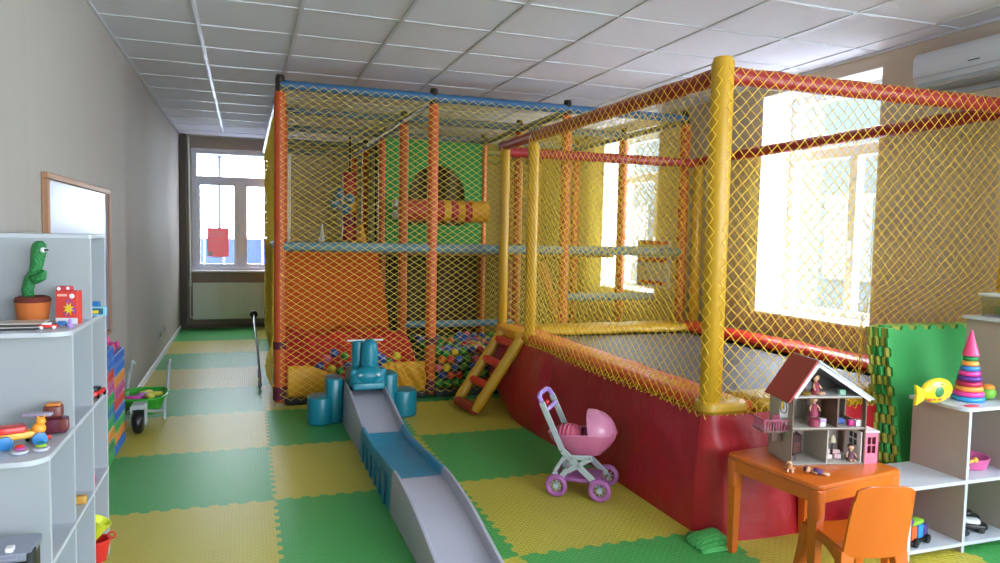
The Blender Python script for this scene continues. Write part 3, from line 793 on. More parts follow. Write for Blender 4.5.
build('underside_vent', MB().bb(3.97, 4.10, 2.62, 3.40, 2.348, 2.355), M_lam, ac, world=True)
single('pipe_duct', MB().bb(4.085, 4.119, 2.2, 3.6, 2.305, 2.335), M_lam, 'thin cream cable duct under the air conditioner', 'duct', origin=(4.1, 2.9, 2.3), bevel=.004)

# ------------------------------------------------------------------ left stepped shelf
sh = thing('stepped_shelf', 'white stepped shelf unit against the grey wall', 'shelf', (-.71, 2.75, 0))
XA, XB = -.868, -.553; TH = .016
YV = [2.11, 2.43, 2.755, 3.075, 3.365]
ZL = [.04, .373, .702, 1.033, 1.352]
def col_h(k): return ZL[k+1]
# uprights: upright k stands as tall as the taller neighbour
hts = [ZL[1], ZL[2], ZL[3], ZL[4], ZL[4]]
for k, y in enumerate(YV):
    o = build('upright', MB().bb(XA, XB, y-TH/2, y+TH/2, 0.001, hts[k]-TH/2), M_lam, sh, world=True, bevel=.0015)
    build('edge_band', MB().bb(XB, XB+.0015, y-TH/2, y+TH/2, 0.001, hts[k]-TH/2), M_edge, o, world=True)
def rounded(x0, x1, y0, y1, r, n=8):
    p = [(x0, y1), (x0, y0)]
    for k in range(n+1):
        a = -PI/2+PI/2*k/n; p.append((x1-r+r*math.cos(a), y0+r+r*math.sin(a)))
    p.append((x1, y1)); return p
for k, z in enumerate(ZL):
    y0 = YV[max(0, k-1)]-(.06 if k else 0); y1 = YV[-1]+TH/2
    if k == 4: y0 = YV[3]-.008
    if k == 0: y0 = YV[0]-.05
    r = .07 if k < 4 else .01
    build('shelf_board', MB().prism(rounded(XA, XB+.004, y0, y1, r), z-TH/2, z+TH/2), M_edge, sh, world=True, bevel=.002)
SH = [z+TH/2 for z in ZL]

# cactus toy
ct = thing('cactus_toy', 'green plush cactus with googly eyes in a terracotta pot', 'toy', (-.722, 2.985, SH[3]))
build('pot', MB().lathe([(.044, 0), (.047, .003), (.054, .06), (.056, .075), (.05, .077)], n=20), mat('terracotta_felt', 'c0692c', .8, bump='noise', bs=80, bstr=.3), ct, smooth=True)
rim = MB()
rim.torus((0, 0, .082), .043, .015, 24, 8); rim.lathe([(.043, .08), (.04, .092), (.0, .094)], n=18)
build('soil_cuff', rim, mat('brown_plush', '6e2c22', .9, bump='noise', bs=150, bstr=.8), ct, smooth='all')
M_cac = mat('green_sequin', '1f7a3c', .45, bump='voronoi', bs=160, bstr=.9, bdist=.004, var=.3, vs=120)
pts = [(-.012, 0, .085), (-.016, 0, .12), (-.006, 0, .155), (.008, 0, .18), (.014, 0, .205), (.018, 0, .235), (.022, 0, .262), (.024, 0, .283), (.024, 0, .294)]
build('stem', MB().tube(pts, .02, 14, rs=[.018, .019, .020, .02, .021, .023, .025, .021, .010]), M_cac, ct, smooth='all')
build('arm', MB().tube([(.0, -.01, .165), (.02, -.025, .157), (.038, -.03, .168), (.046, -.03, .19)], .012, 10, rs=[.012, .016, .016, .008]), M_cac, ct, smooth='all')
build('arm', MB().tube([(.0, .01, .165), (.022, .025, .160), (.034, .026, .182)], .012, 10, rs=[.012, .015, .008]), M_cac, ct, smooth='all')
for dy in (-.014, .014):
    e = build('eye', MB().ball((.040, dy-.006, .262), .010, 12, 8), M_white, ct, smooth='all')
    build('pupil', MB().ball((.0465, dy-.011, .262), .005, 8, 6), M_black, e, smooth='all')
# red carry box
bx_ = thing('gift_box', 'red cardboard carry box printed with cartoon splashes on the shelf beside the cactus', 'box', (-.600, 2.945, SH[3]), math.radians(-12))
build('carton', MB().bb(-.036, .036, -.02, .02, 0, .118), mat('red_carton', 'd8433a', .5), bx_, bevel=.002)
build('handle_flap', MB().bb(-.036, .010, -.018, .018, .118, .135), mat('pale_red_carton', 'c9404a', .5), bx_, bevel=.003)
build('white_base_band', MB().bb(-.0365, .0365, -.0207, -.02, .001, .022), M_white, bx_)
q = MB(); 
for k in range(26):
    a = rr.random()*6.28; d_ = rr.random()*.02
    q.ball((.008+d_*math.cos(a)*1.1, -.0205, .055+d_*math.sin(a)*1.6), .003+.002*rr.random(), 6, 4, (1, .3, 1))
build('print_dots', q, mat('print_purple', 'a04ab0', .5), bx_)
st = [(.008+(.020 if k % 2 else .009)*math.cos(k*PI/8), .055+(.024 if k % 2 else .011)*math.sin(k*PI/8)) for k in range(16)]
build('print_star', MB().prism(st, .0205, .0222, Matrix(((1, 0, 0, 0), (0, 0, -1, 0), (0, 1, 0, 0), (0, 0, 0, 1)))), mat('print_yellow', 'e6c83a', .5), bx_)
q = MB(); q.ball((.018, -.0205, .1), .009, 8, 6, (1, .25, 1)); q.ball((-.026, -.0185, .126), .007, 8, 6, (1, .3, 1)); q.ball((.004, -.0185, .128), .006, 8, 6, (1, .3, 1))
build('print_white', q, M_white, bx_)
build('title_strip', MB().bb(-.030, .002, -.0207, -.02, .099, .107), mat('pale_print', 'f0b8a8', .5), bx_)
# magazines
for k in range(4):
    m = MB().box((0, 0, 0), (.16-.006*k, .11, .004), rz=.12*math.sin(k*2.1))
    o = single('picture_book', m, mat('book_%d' % k, ['3a3a40', 'b8b4b0', '4a4248', 'c8c0b8'][k], .3),
               ['dark thin picture book at the bottom of the pile beside the cactus pot', 'grey thin picture book, second from the bottom of the pile by the cactus', 'dark thin picture book, second from the top of the pile by the cactus', 'pale thin picture book on top of the pile by the cactus'][k], 'book', 'picture books on the shelf', bevel=.001)
    o.location = (-.74+.006*k, 2.82+.008*k, SH[3]+.003+.0052*k)
def toycar(name, label, loc, rz, L_, col, wc=M_black, group=None, cabc=None, cat='toy car'):
    t = thing(name, label, cat, loc, rz, group); W2_ = L_*.5; H = L_*.3
    m = MB(); m.rbox((0, 0, H*.55), (L_, W2_, H*.55), W2_*.3)
    build('body', m, col, t, smooth=True)
    build('cab', MB().rbox((-.05*L_, 0, H*.98), (L_*.5, W2_*.8, H*.45), W2_*.25), cabc or col, t, smooth=True)
    for sx in (-1, 1):
        for sy in (-1, 1):
            r = H*.3
            build('wheel', MB().lathe([(r*.4, -r*.4), (r, -r*.3), (r, r*.3), (r*.4, r*.4)], (sx*L_*.3, sy*W2_*.46, r+.0003), 12, Matrix.Rotation(PI/2, 4, 'X')), wc, t, smooth=True)
    return t
toycar('toy_boat', 'red and white toy boat at the pile of picture books', (-.635, 2.80, SH[3]), .2, .06, M_rpad, M_white, cabc=M_white, cat='toy')
toycar('toy_plane', 'small blue toy vehicle in front of the red carry box', (-.605, 2.87, SH[3]), .1, .05, mat('blue_toy', '2f7fc0', .35), cat='toy')
single('small_figurine', MB().lathe([(.008, 0), (.01, .01), (.005, .018), (.007, .024), (.002, .03)], (-.575, 2.83, SH[3]), 10), M_lilac, 'tiny lilac figurine near the rounded shelf edge', 'figurine', origin=(-.575, 2.83, SH[3]), smooth=True)
# small boxes on far column of shelf
bb_ = thing('blue_brick_box', 'small blue printed box on the end of the upper shelf', 'box', (-.60, 3.25, SH[3]))
build('carton', MB().bb(-.04, .045, -.02, .02, 0, .05), mat('blue_carton', '2a78b8', .45), bb_, bevel=.002)
build('print', MB().bb(-.02, .03, -.0206, -.02, .012, .03), M_lilac, bb_)
cb = thing('card_box', 'pale blue toy box with a yellow car picture at the shelf edge', 'box', (-.565, 3.19, SH[3]))
build('carton', MB().bb(-.045, .045, -.012, .012, 0, .036), mat('pale_blue_carton', '8cc4dc', .45), cb, bevel=.002)
build('picture', MB().bb(-.034, .034, -.0126, -.012, .006, .03), mat('dark_teal_print', '1f5a70', .45), cb)
build('picture_car', MB().rbox((0, -.0128, .016), (.036, .001, .012), .001), mat('print_yellow', 'e6c83a', .5), cb)

# toys on second tier
Z2 = SH[2]
tb = thing('toy_tractor', 'yellow and orange toy tractor with blue wheels on the middle shelf', 'toy tractor', (-.655, 2.55, Z2), .35)
build('chassis', MB().rbox((0, 0, .036), (.12, .045, .022), .01), mat('toy_yellow', 'eeb43a', .35), tb, smooth=True)
build('cargo_bed', MB().rbox((-.025, 0, .056), (.075, .055, .02), .008), M_rpad, tb, smooth=True)
build('driver', MB().ball((.045, -.012, .05), .02, 12, 8, (1, .9, 1)).ball((.05, -.015, .073), .014, 10, 8).ball((.042, -.02, .088), .004, 6, 5).ball((.06, -.012, .087), .004, 6, 5), mat('toy_orange_figure', 'f0a030', .4), tb, smooth='all')
for x in (-.045, .045):
    for y in (-.032, .032):
        build('wheel', MB().lathe([(.008, -.008), (.021, -.006), (.021, .006), (.008, .008)], (x, y, .0215), 14, Matrix.Rotation(PI/2, 4, 'X')), mat('blue_toy', '2f7fc0', .35), tb, smooth=True)
toycar('toy_car', 'red rounded toy car behind the yellow tractor', (-.622, 2.60, Z2), -.5, .075, M_rpad, M_black, cabc=M_white)
tt = thing('toy_truck', 'dark maroon toy truck with orange top beside the shelf upright', 'toy truck', (-.592, 2.675, Z2), .1); tt.scale = (1.05, 1.1, 1.15)
build('body', MB().rbox((.0, 0, .026), (.075, .05, .042), .012), mat('maroon_toy', '5e2036', .35), tt, smooth=True)
build('front_grille', MB().rbox((.026, -.018, .03), (.03, .018, .03), .006), mat('brown_toy', '6e3430', .35), tt, smooth=True)
build('cab', MB().rbox((-.003, 0, .066), (.055, .046, .036), .014), mat('brown_toy', '6e3430', .35), tt, smooth=True)
build('roof_light', MB().rbox((-.002, 0, .086), (.04, .036, .008), .004), mat('amber_toy', 'c87a28', .35), tt, smooth=True)
single('toy_helicopter', MB().rbox((-.625, 2.61, Z2+.082), (.085, .03, .012), .008).tube([(-.625, 2.61, Z2), (-.625, 2.61, Z2+.08)], .006, 8), mat('grey_lilac_toy', '9a90a8', .35), 'grey lilac toy glider above the red car', 'toy', origin=(-.625, 2.61, Z2), smooth=True)
for k, (x, y, c, nm) in enumerate(((-.635, 2.455, 'b04a9a', 'purple and red'), (-.585, 2.475, '9ab83a', 'lime and teal'))):
    y_ = thing('spinning_top', '%s spinning top in a clear dish on the shelf corner' % nm, 'spinning top', (x, y, Z2), 0, 'spinning tops on the middle shelf')
    build('dish', MB().lathe([(.012, 0), (.022, .004), (.024, .010), (.022, .012)], n=18), mat('clear_pale_plastic', 'c8cad8', .2), y_, smooth=True)
    build('top', MB().lathe([(.003, .012), (.016, .016), (.016, .02), (.004, .028)], n=16), mat('top_%d' % k, c, .35), y_, smooth=True)
    build('cap', MB().lathe([(.012, .021), (.012, .026), (.003, .03)], n=14), M_rpad if k == 0 else M_teal, y_, smooth=True)
single('green_toy', MB().ball((-.74, 2.62, Z2+.022), .022, 12, 8, (1.4, 1, 1)), M_grn2, 'green rounded toy at the wall end of the middle shelf', 'toy', origin=(-.74, 2.62, Z2), smooth='all')
# grey-black toy box on lowest tier
rb_ = thing('toy_stove', 'grey and black toy appliance on the lowest shelf step', 'toy', (-.635, 2.27, SH[1]), .05)
build('body', MB().bb(-.10, .08, -.07, .06, 0, .105), M_black, rb_, bevel=.004)
build('top_plate', MB().bb(-.105, .085, -.075, .065, .105, .13), mat('silver_plastic', '9aa0b4', .3, .4), rb_, bevel=.006)
build('front_bar', MB().tube([(-.1, -.08, .118), (.05, -.08, .118)], .006, 8), mat('silver_plastic', '9aa0b4', .3, .4), rb_, smooth=True)
build('knob', MB().rbox((.03, -.05, .136), (.02, .03, .012), .005), M_white, rb_, smooth=True)
build('hinge', MB().bb(.072, .088, -.078, -.03, .06, .128), M_dgray, rb_, bevel=.004)
# bits in the cubbies
toycar('toy_race_car', 'small red and black toy car in the end cubby of the shelf', (-.575, 3.23, SH[2]), 1.4, .115, M_rpad, M_black, cabc=M_black)
single('toy_skittle', MB().lathe([(.012, 0), (.014, .03), (.008, .05), (.01, .065), (.003, .078)], (-.57, 3.14, SH[1]), 12), mat('pink_toy', 'd04a80', .4), 'small pink skittle in the end cubby', 'toy', origin=(-.57, 3.14, SH[1]), smooth=True)
single('toy_blaster', MB().rbox((-.575, 2.93, SH[1]+.016), (.05, .03, .03), .01).tube([(-.60, 2.92, SH[1]+.022), (-.68, 2.89, SH[1]+.04)], .004, 6).tube([(-.60, 2.93, SH[1]+.015), (-.67, 2.95, SH[1]+.012)], .004, 6), mat('tan_toy', 'c8963c', .45), 'tan toy with two dark prongs on the lower shelf', 'toy', origin=(-.575, 2.93, SH[1]), smooth=True)
single('orange_toy_ball', MB().ball((-.59, 2.50, SH[1]+.025), .024, 12, 8), mat('orange_yellow_toy', 'e8a22c', .4), 'small orange yellow ball behind the upright on the lower shelf', 'ball', origin=(-.59, 2.5, SH[1]), smooth='all')
bk = thing('toy_bucket', 'red toy bucket on the bottom shelf by the floor', 'bucket', (-.568, 3.20, SH[0])); bk.scale = (.95, .95, .95)
build('pail', MB().lathe([(.034, 0), (.036, .002), (.05, .085), (.054, .087), (.054, .094), (.047, .094), (.034, .006)], n=20), M_rpad, bk, smooth=True)
build('handle_ring', MB().torus((.055, .0, .105), .014, .004, 14, 6, Matrix.Rotation(PI/2, 4, 'X')), M_rpad, bk, smooth='all')
single('toy_scoop', MB().lathe([(.015, 0), (.022, .005), (.042, .085), (.038, .085), (.015, .01)], (-.59, 3.19, SH[0]+.095), 14, Matrix.Rotation(.5, 4, 'Y')), mat('lime_plastic', 'd4dc3a', .4), 'lime yellow scoop resting in the red bucket', 'toy', origin=(-.59, 3.19, SH[0]+.095), smooth=True)

# ------------------------------------------------------------------ building blocks stacked by the wall
bcol = ['2f6fc4', '2a62b8', '2f6fc4', 'c8403a', 'b84a8a', 'd0563a', '2f9a5a', '2a7a9a', '3aa050', 'd98a34', '2a8a4a', '3fa050']
brnd = random.Random(9)
blk_p = {}
for colm, (ya, yb, n) in enumerate(((4.42, 4.80, 10), (4.812, 5.19, 9))):
    for k in range(n):
        z = .002+k*.069
        ccode = (['3fa050', '2a8a4a', 'd98a34', '2f9a5a', '2a7a9a', '3aa050', 'b84a8a', 'c8403a', '2f6fc4', '2a62b8'] if colm == 0 else ['2f6fc4', 'd98a34', '3aa050', '2a62b8', 'c8403a', 'b84a8a', 'd98a34', '2f6fc4', '2a62b8'])[k]
        o = MB(); L2 = yb-ya-.008
        o.box((0, 0, .0335), (.115, L2, .0655))
        names = {'3fa050': 'green', '2a8a4a': 'deep green', 'd98a34': 'orange', '2f9a5a': 'sea green', '2a7a9a': 'teal', '3aa050': 'bright green', 'b84a8a': 'magenta', 'c8403a': 'red', '2f6fc4': 'blue', '2a62b8': 'dark blue'}
        t_ = thing('building_block', '%s hollow play block, %s from the floor in the %s stack by the wall' % (names[ccode], ['lowest', 'second', 'third', 'fourth', 'fifth', 'sixth', 'seventh', 'eighth', 'ninth', 'tenth'][k], ['nearer', 'farther'][colm]), 'toy block', (-.805, (ya+yb)/2, z), 0, 'hollow play blocks stacked by the wall')
        bm_ = mat('block_'+ccode, ccode, .35)
        build('shell', o, bm_, t_, bevel=.007)
        s2 = MB()
        for q in range(4): s2.box((.0578, -L2/2+L2*(q+.5)/4, .0335), (.002, L2/4-.02, .036))
        build('recess_frame', s2, mat('block2_'+ccode, ccode, .6), t_, bevel=.002)
for k, (y, z, c, nm) in enumerate(((4.50, .692, 'd8503a', 'red orange'), (4.62, .692, 'e8a83a', 'amber'), (4.74, .692, 'd04a8a', 'pink'), (4.90, .623, 'e06a3a', 'orange'), (5.06, .623, 'c8408a', 'magenta'))):
    m = MB().tube([(-.85, y, z+.018), (-.76, y+.02, z+.03)], .016, 10)
    for q in range(3): m.torus((-.83+.03*q, y+.006*q, z+.02+.004*q), .022, .006, 12, 6, Matrix.Rotation(PI/2, 4, 'Y'))
    single('toy_link', m, mat('link_'+c, c, .4), '%s plastic ring toy lying on top of the %s block stack' % (nm, 'nearer' if y < 4.8 else 'farther'), 'toy', 'ring toys on the block stacks', origin=(-.80, y, z), smooth=True)

# ------------------------------------------------------------------ toy wheelbarrow
wbw = thing('toy_wheelbarrow', 'green toy wheelbarrow with grey handles beside the blocks', 'toy wheelbarrow', (-.69, 5.36, 0))
def tub(u, v):
    a = u*2*PI; ca, sa = math.cos(a), math.sin(a); p = 3.2
    sx = math.copysign(abs(ca)**(2/p), ca); sy = math.copysign(abs(sa)**(2/p), sa)
    k = .68+.32*v
    return (.148*sx*k, .30+.21*sy*k, .085+.12*v)
build('tub', MB().grid(tub, 32, 6).add([tub(i/32, 0) for i in range(32)], [tuple(range(32))]), M_grn2, wbw, smooth='all')
build('tub_rim', MB().tube([tub(i/32, 1) for i in range(33)], .010, 8), M_grn2, wbw, smooth='all')
build('wheel', MB().lathe([(.02, -.032), (.06, -.032), (.078, -.018), (.082, 0), (.078, .018), (.06, .032), (.02, .032)], (0, -.02, .083), 20, Matrix.Rotation(PI/2, 4, 'Y')), M_black, wbw, smooth=True)
build('fork', MB().bb(-.045, .045, -.03, .1, .165, .20).bb(-.052, -.036, -.03, .03, .06, .19).bb(.036, .052, -.03, .03, .06, .19), M_lgray, wbw, bevel=.006)
for sx in (-1, 1):
    build('handle', MB().tube([(sx*.05, .0, .15), (sx*.12, .3, .075), (sx*.135, .5, .24), (sx*.13, .66, .37), (sx*.13, .72, .372), (sx*.115, .735, .35)], .012, 8), M_lgray, wbw, smooth=True)
    build('leg', MB().tube([(sx*.125, .38, .18), (sx*.125, .34, .003)], .011, 8), M_lgray, wbw, smooth=True)
for k, (x, y, c, nm) in enumerate(((-.06, .22, 'c03a9a', 'magenta'), (-.02, .3, 'a050b0', 'purple'), (.04, .25, 'd8d040', 'lime'), (.07, .33, 'c8c83a', 'yellow green'), (.0, .38, 'e0d048', 'yellow'))):
    single('toy_spade', MB().rbox((-.69+x, 5.36+y, .196), (.10, .05, .03), .02, rz=k), mat('barrow_toy_'+c, c, .4), '%s plastic sand toy lying in the green wheelbarrow' % nm, 'toy', 'sand toys in the wheelbarrow', origin=(-.69+x, 5.36+y, .18), smooth=True)
    
single('sand_filling', MB().grid(lambda u, v: (-.69-.10+.20*u, 5.5+.30*v, .172), 4, 4, (0, 0, -.01)), M_grn2, 'green tray insert inside the toy wheelbarrow', 'tray', origin=(-.69, 5.65, .16))

# small wheeled frame by the play frame
sc_ = thing('toy_pushchair', 'folded grey toy pushchair with a dark handle beside the netted side', 'toy pushchair', (.12, 7.3, 0))
build('frame', MB().tube([(.12, 6.62, .03), (.10, 7.2, .25), (.08, 8.2, .40), (.08, 8.6, .44)], .010, 8).tube([(.12, 7.15, .03), (.10, 7.2, .25)], .009, 8), mat('steel_tube', '8a8e94', .35, .7), sc_, world=True, smooth=True)
build('handle', MB().ball((.08, 8.62, .44), .045, 10, 8), M_black, sc_, world=True, smooth='all')
for y in (6.60, 7.12): build('wheel', MB().torus((.11, y, .045), .032, .011, 16, 7, Matrix.Rotation(PI/2, 4, 'Y')), mat('pale_tyre', '9aa4a8', .5), sc_, world=True, smooth='all')

# ------------------------------------------------------------------ orange table and chair
tb_ = thing('kids_table', 'bright orange plastic kids table under the dollhouse', 'table', (2.30, 2.435, 0), math.radians(8))
TW, TD, TH_ = .515, .485, .447
build('tabletop', MB().rbox((0, 0, TH_-.012), (TW, TD, .024), .03, n=5), M_or2, tb_, smooth=True)
ap = MB().bb(-TW/2+.006, TW/2-.006, -TD/2+.006, -TD/2+.018, TH_-.075, TH_-.022).bb(-TW/2+.006, TW/2-.006, TD/2-.018, TD/2-.006, TH_-.075, TH_-.022).bb(-TW/2+.006, -TW/2+.018, -TD/2+.018, TD/2-.018, TH_-.075, TH_-.022).bb(TW/2-.018, TW/2-.006, -TD/2+.018, TD/2-.018, TH_-.075, TH_-.022)
build('apron', ap, M_or2, tb_, bevel=.003)
for sx in (-1, 1):
    for sy in (-1, 1):
        m = MB(); m.rbox((sx*(TW/2-.03), sy*(TD/2-.03), TH_-.085), (.052, .052, .12), .012)
        m.box((sx*(TW/2-.03), sy*(TD/2-.03), (TH_-.14)/2), (.042, .042, TH_-.142), taper=.75)
        build('leg', m, M_or2, tb_, smooth=True)
ch = thing('kids_chair', 'orange plastic kids chair pulled up to the table', 'chair', (2.20, 2.105, 0), math.radians(-13)); ch.scale = (.88, 1, 1.03)
def seatP(u, v):
    x = -.135+.27*u; y = -.13+.27*v
    return (x*(1-.06*v), y, .262+.012*math.cos((u-.5)*PI)*-1+.006*v)
build('seat', MB().grid(seatP, 12, 10, (0, 0, -.012)), M_or2, ch, smooth=True)
def backP(u, v):
    x = (-.138+.276*u)*(1-.10*v**3); y = -.125-.055*v+.018*math.cos((u-.5)*PI)*-1
    c = 1
    z = .235+.275*v
    if v > .85: z -= .02*abs(2*u-1)**4
    return (x, y, z)
build('backrest', MB().grid(backP, 16, 14, (0, -.012, 0)), M_or2, ch, bevel=.004, smooth=True)
for x in (-.137, .129):
    build('seat_skirt', MB().grid(lambda u, v: (x, -.12+.26*u, .258-(.03+.05*abs(2*u-1)**2)*v), 14, 2, (.008, 0, 0)), M_or2, ch, smooth=True)
for sx, sy in ((-1, -1), (1, -1), (-1, 1), (1, 1)):
    a = Vector((sx*.115, sy*.115, .255)); b = Vector((sx*.155, sy*.165-(.0), .0))
    rings = []
    for t, w in ((0, .032), (.4, .024), (1, .017)):
        p = a.lerp(b, t); rings.append([p+Vector((dx*w, dy*w*.8, 0)) for dx, dy in ((-1, -1), (1, -1), (1, 1), (-1, 1))])
    build('leg', MB().rings(rings), M_or2, ch, bevel=.004)

# ------------------------------------------------------------------ dollhouse
HZ = .447
dh = thing('dollhouse', 'open fronted grey dollhouse with red roof on the orange table', 'dollhouse', (2.155, 2.405, HZ), math.radians(-12))
M_ply = mat('grey_ply', 'aaa49a', .6); M_plyd = mat('brown_ply', '6e5648', .6); M_roof = mat('maroon_roof', '9c3238', .55); M_int = mat('pale_interior', 'c2bfba', .6)
DW, DD = .335, .185; F1 = .158; EV = .292; PK = .442; t5 = .006
def hp(name, mb, m, par=None, **k): return build(name, mb, m, par or dh, **k)
# side walls with openings
sw = MB().bb(0, t5, 0, DD, 0, F1+.005).bb(0, t5, 0, .03, F1, EV).bb(0, t5, .10, DD, F1, EV).bb(0, t5, .03, .10, .255, EV)
hp('left_wall', sw, M_ply)
sw = MB().bb(DW-t5, DW, 0, .02, 0, EV).bb(DW-t5, DW, .14, DD, 0, EV).bb(DW-t5, DW, .02, .14, .135, .175).bb(DW-t5, DW, .02, .14, .28, EV)
hp('right_wall', sw, M_plyd)
bw = MB().bb(0, .03, DD-t5, DD, 0, EV).bb(.03, .065, DD-t5, DD, 0, .195).bb(.03, .065, DD-t5, DD, .28, EV).bb(.065, .195, DD-t5, DD, 0, EV).bb(.195, .25, DD-t5, DD, 0, .06).bb(.195, .25, DD-t5, DD, .145, EV).bb(.25, DW, DD-t5, DD, 0, EV)
hp('back_wall', bw, M_int)
hp('floor_panel', MB().bb(0, DW, -.004, DD, 0, t5), M_ply); hp('floor_panel', MB().bb(0, DW, -.004, DD, F1-t5, F1), M_ply); hp('floor_panel', MB().bb(0, DW, -.004, DD, EV-t5, EV), M_int)
hp('front_trim', MB().bb(0, DW, -.0065, -.004, F1-.0075, F1-.0035).bb(0, DW, -.0065, -.004, 0, .004).bb(0, .005, -.0065, 0, 0, EV).bb(DW-.005, DW, -.0065, 0, 0, EV).bb(0, DW, -.0065, -.004, EV-.007, EV-.003), M_plyd)
pt = MB().bb(.165, .165+t5, 0, DD-t5, t5, F1-t5); hp('partition', pt, M_ply)
pt = MB().bb(.205, .205+t5, 0, DD-t5, F1, EV-t5); hp('partition', pt, M_plyd)
pt = MB().bb(.13, .205, .12, .12+t5, F1, EV-t5); hp('partition', pt, M_plyd)
# gable
gb = [(0, EV), (DW, EV), (DW*.31, PK)]
Mxz = Matrix(((1, 0, 0, 0), (0, 0, -1, 0), (0, 1, 0, 0), (0, 0, 0, 1)))
hp('gable_back', MB().prism(gb, -DD, -DD+t5, Mxz), mat('attic_grey', '8c8c8e', .6))
def slab(p, q, th, y0, y1, ext=0):
    p = Vector((p[0], p[1])); q = Vector((q[0], q[1])); d_ = (q-p).normalized(); n_ = Vector((-d_.y, d_.x))*th
    a = p-d_*ext
    return [(a.x, a.y), (q.x, q.y), (q.x+n_.x, q.y+n_.y), (a.x+n_.x, a.y+n_.y)]
hp('roof_slope', MB().prism(slab((0, EV), (DW*.31, PK), .008, 0, 0, .03), -DD-.01, .012, Mxz), M_roof)
q_ = slab((DW, EV), (DW*.31, PK), -.008, 0, 0, .03)
hp('roof_slope', MB().prism(q_, -DD-.01, .012, Mxz), mat('pale_roof', 'aeb2ba', .5))
fas = MB().prism(slab((0.0, EV+.001), (DW*.31, PK-.004), -.014, 0, 0, 0), .003, .010, Mxz).prism(slab((DW, EV+.001), (DW*.31, PK-.004), .014, 0, 0, .02), .003, .010, Mxz)
hp('fascia', fas, mat('pale_fascia', 'd4d6da', .5))
# balcony
bal = hp('balcony', MB().bb(-.11, 0, .02, .12, F1-.022, F1-.016).bb(-.05, 0, .065, .072, .085, F1-.022), M_plyd)
rl = MB()
for k in range(9): rl.bb(-.108+.0125*k, -.108+.0125*k+.004, .018, .021, F1-.016, F1+.028)
for k in range(8): rl.bb(-.111, -.108, .02+.0125*k, .02+.0125*k+.004, F1-.016, F1+.028)
rl.bb(-.112, 0, .017, .022, F1+.026, F1+.032).bb(-.112, -.107, .018, .12, F1+.026, F1+.032)
hp('balcony_railing', rl, mat('mauve_ply', 'a0506a', .5), bal)
hp('balcony_bracket', MB().box((-.03, .07, .115), (.07, .005, .008), ry=.8), mat('lime_bracket', 'a8b06a', .5), bal)
hp('arched_window', MB().torus((-.002, .065, .235), .028, .002, 16, 6, Matrix.Rotation(PI/2, 4, 'Y')), M_plyd)
# pink annex
an = hp('annex', MB().bb(DW+.001, DW+.065, -.0, .004, 0, .012).bb(DW+.001, DW+.015, 0, .004, .012, .135).bb(DW+.053, DW+.065, 0, .004, .012, .135).bb(DW+.015, DW+.053, 0, .004, .012, .045).bb(DW+.015, DW+.053, 0, .004, .115, .135).bb(DW+.061, DW+.065, 0, .08, 0, .135).bb(DW+.001, DW+.065, .076, .08, 0, .135), mat('pink_ply', 'd0708c', .5))
hp('window_bars', MB().bb(DW+.032, DW+.036, .0005, .0035, .045, .115).bb(DW+.015, DW+.053, .0005, .0035, .078, .083), mat('pink_ply', 'd0708c', .5), an)
hp('annex_roof', MB().bb(DW, DW+.068, -.003, .083, .135, .141), mat('pale_pink_ply', 'd8c4c8', .5), an)
hp('inner_door', MB().bb(DW-.012, DW-.0075, .005, .12, t5, .135), M_white)
wn = MB()
for z in (.07, .1):
    for y in (.035, .065): wn.bb(DW-.0145, DW-.012, y, y+.018, z, z+.022)
hp('door_window', wn, M_dgray)
hp('window_cross', MB().bb(.195, .25, DD-.012, DD-.008, .1, .104).bb(.221, .225, DD-.012, DD-.008, .06, .145), M_or2)
# furniture and dolls in the house: things of their own
def hw(x, y, z):
    a = math.radians(-12); return (2.155+x*math.cos(a)-y*math.sin(a), 2.405+x*math.sin(a)+y*math.cos(a), HZ+z)
def furn(name, label, cat, mbs, loc, rz=0, group=None):
    t = thing(name, label, cat, hw(*loc), math.radians(-12)+rz, group)
    for nm, mb, m in mbs: build(nm, mb, m, t, bevel=.001)
    return t
M_fw = mat('dark_doll_wood', '4a2a26', .5)
furn('dollhouse_cabinet', 'dark wooden dollhouse cabinet on the ground floor', 'doll furniture', [('carcass', MB().bb(-.02, .02, -.012, .012, .006, .085).tube([(-.02, 0, .08), (0, 0, .096), (.02, 0, .08)], .006, 6), M_fw), ('drawer', MB().bb(-.016, .016, -.0135, -.012, .012, .03), mat('lighter_doll_wood', '6a3e34', .5)), ('drawer', MB().bb(-.016, .016, -.0135, -.012, .034, .054), mat('lighter_doll_wood', '6a3e34', .5))], (.105, .14, t5))
furn('dollhouse_chair', 'dark wooden dollhouse chair at the ground floor corner', 'doll furniture', [('seat', MB().bb(-.018, .018, -.015, .015, .022, .027), M_fw), ('backrest', MB().bb(-.02, -.016, -.015, .015, .027, .055), M_fw)]+[('leg', MB().bb(a*.016-.002, a*.016+.002, b*.012-.002, b*.012+.002, 0, .022), M_fw) for a in (-1, 1) for b in (-1, 1)], (.03, .05, t5), .3)
furn('dollhouse_lamp', 'cream dollhouse standing lamp on the ground floor', 'doll furniture', [('shade', MB().lathe([(.018, .055), (.008, .088)], n=12), mat('cream_shade', 'd8ccb0', .6)), ('pole', MB().lathe([(.012, 0), (.003, .004), (.003, .06)], n=8), M_fw)], (.265, .12, t5))
furn('dollhouse_sofa', 'cream dollhouse sofa on the ground floor', 'doll furniture', [('seat', MB().rbox((0, 0, .012), (.045, .03, .02), .008), mat('cream_plush', 'd8c4c0', .8)), ('backrest', MB().rbox((0, .012, .028), (.045, .01, .025), .005), mat('cream_plush', 'd8c4c0', .8))], (.2, .06, t5))
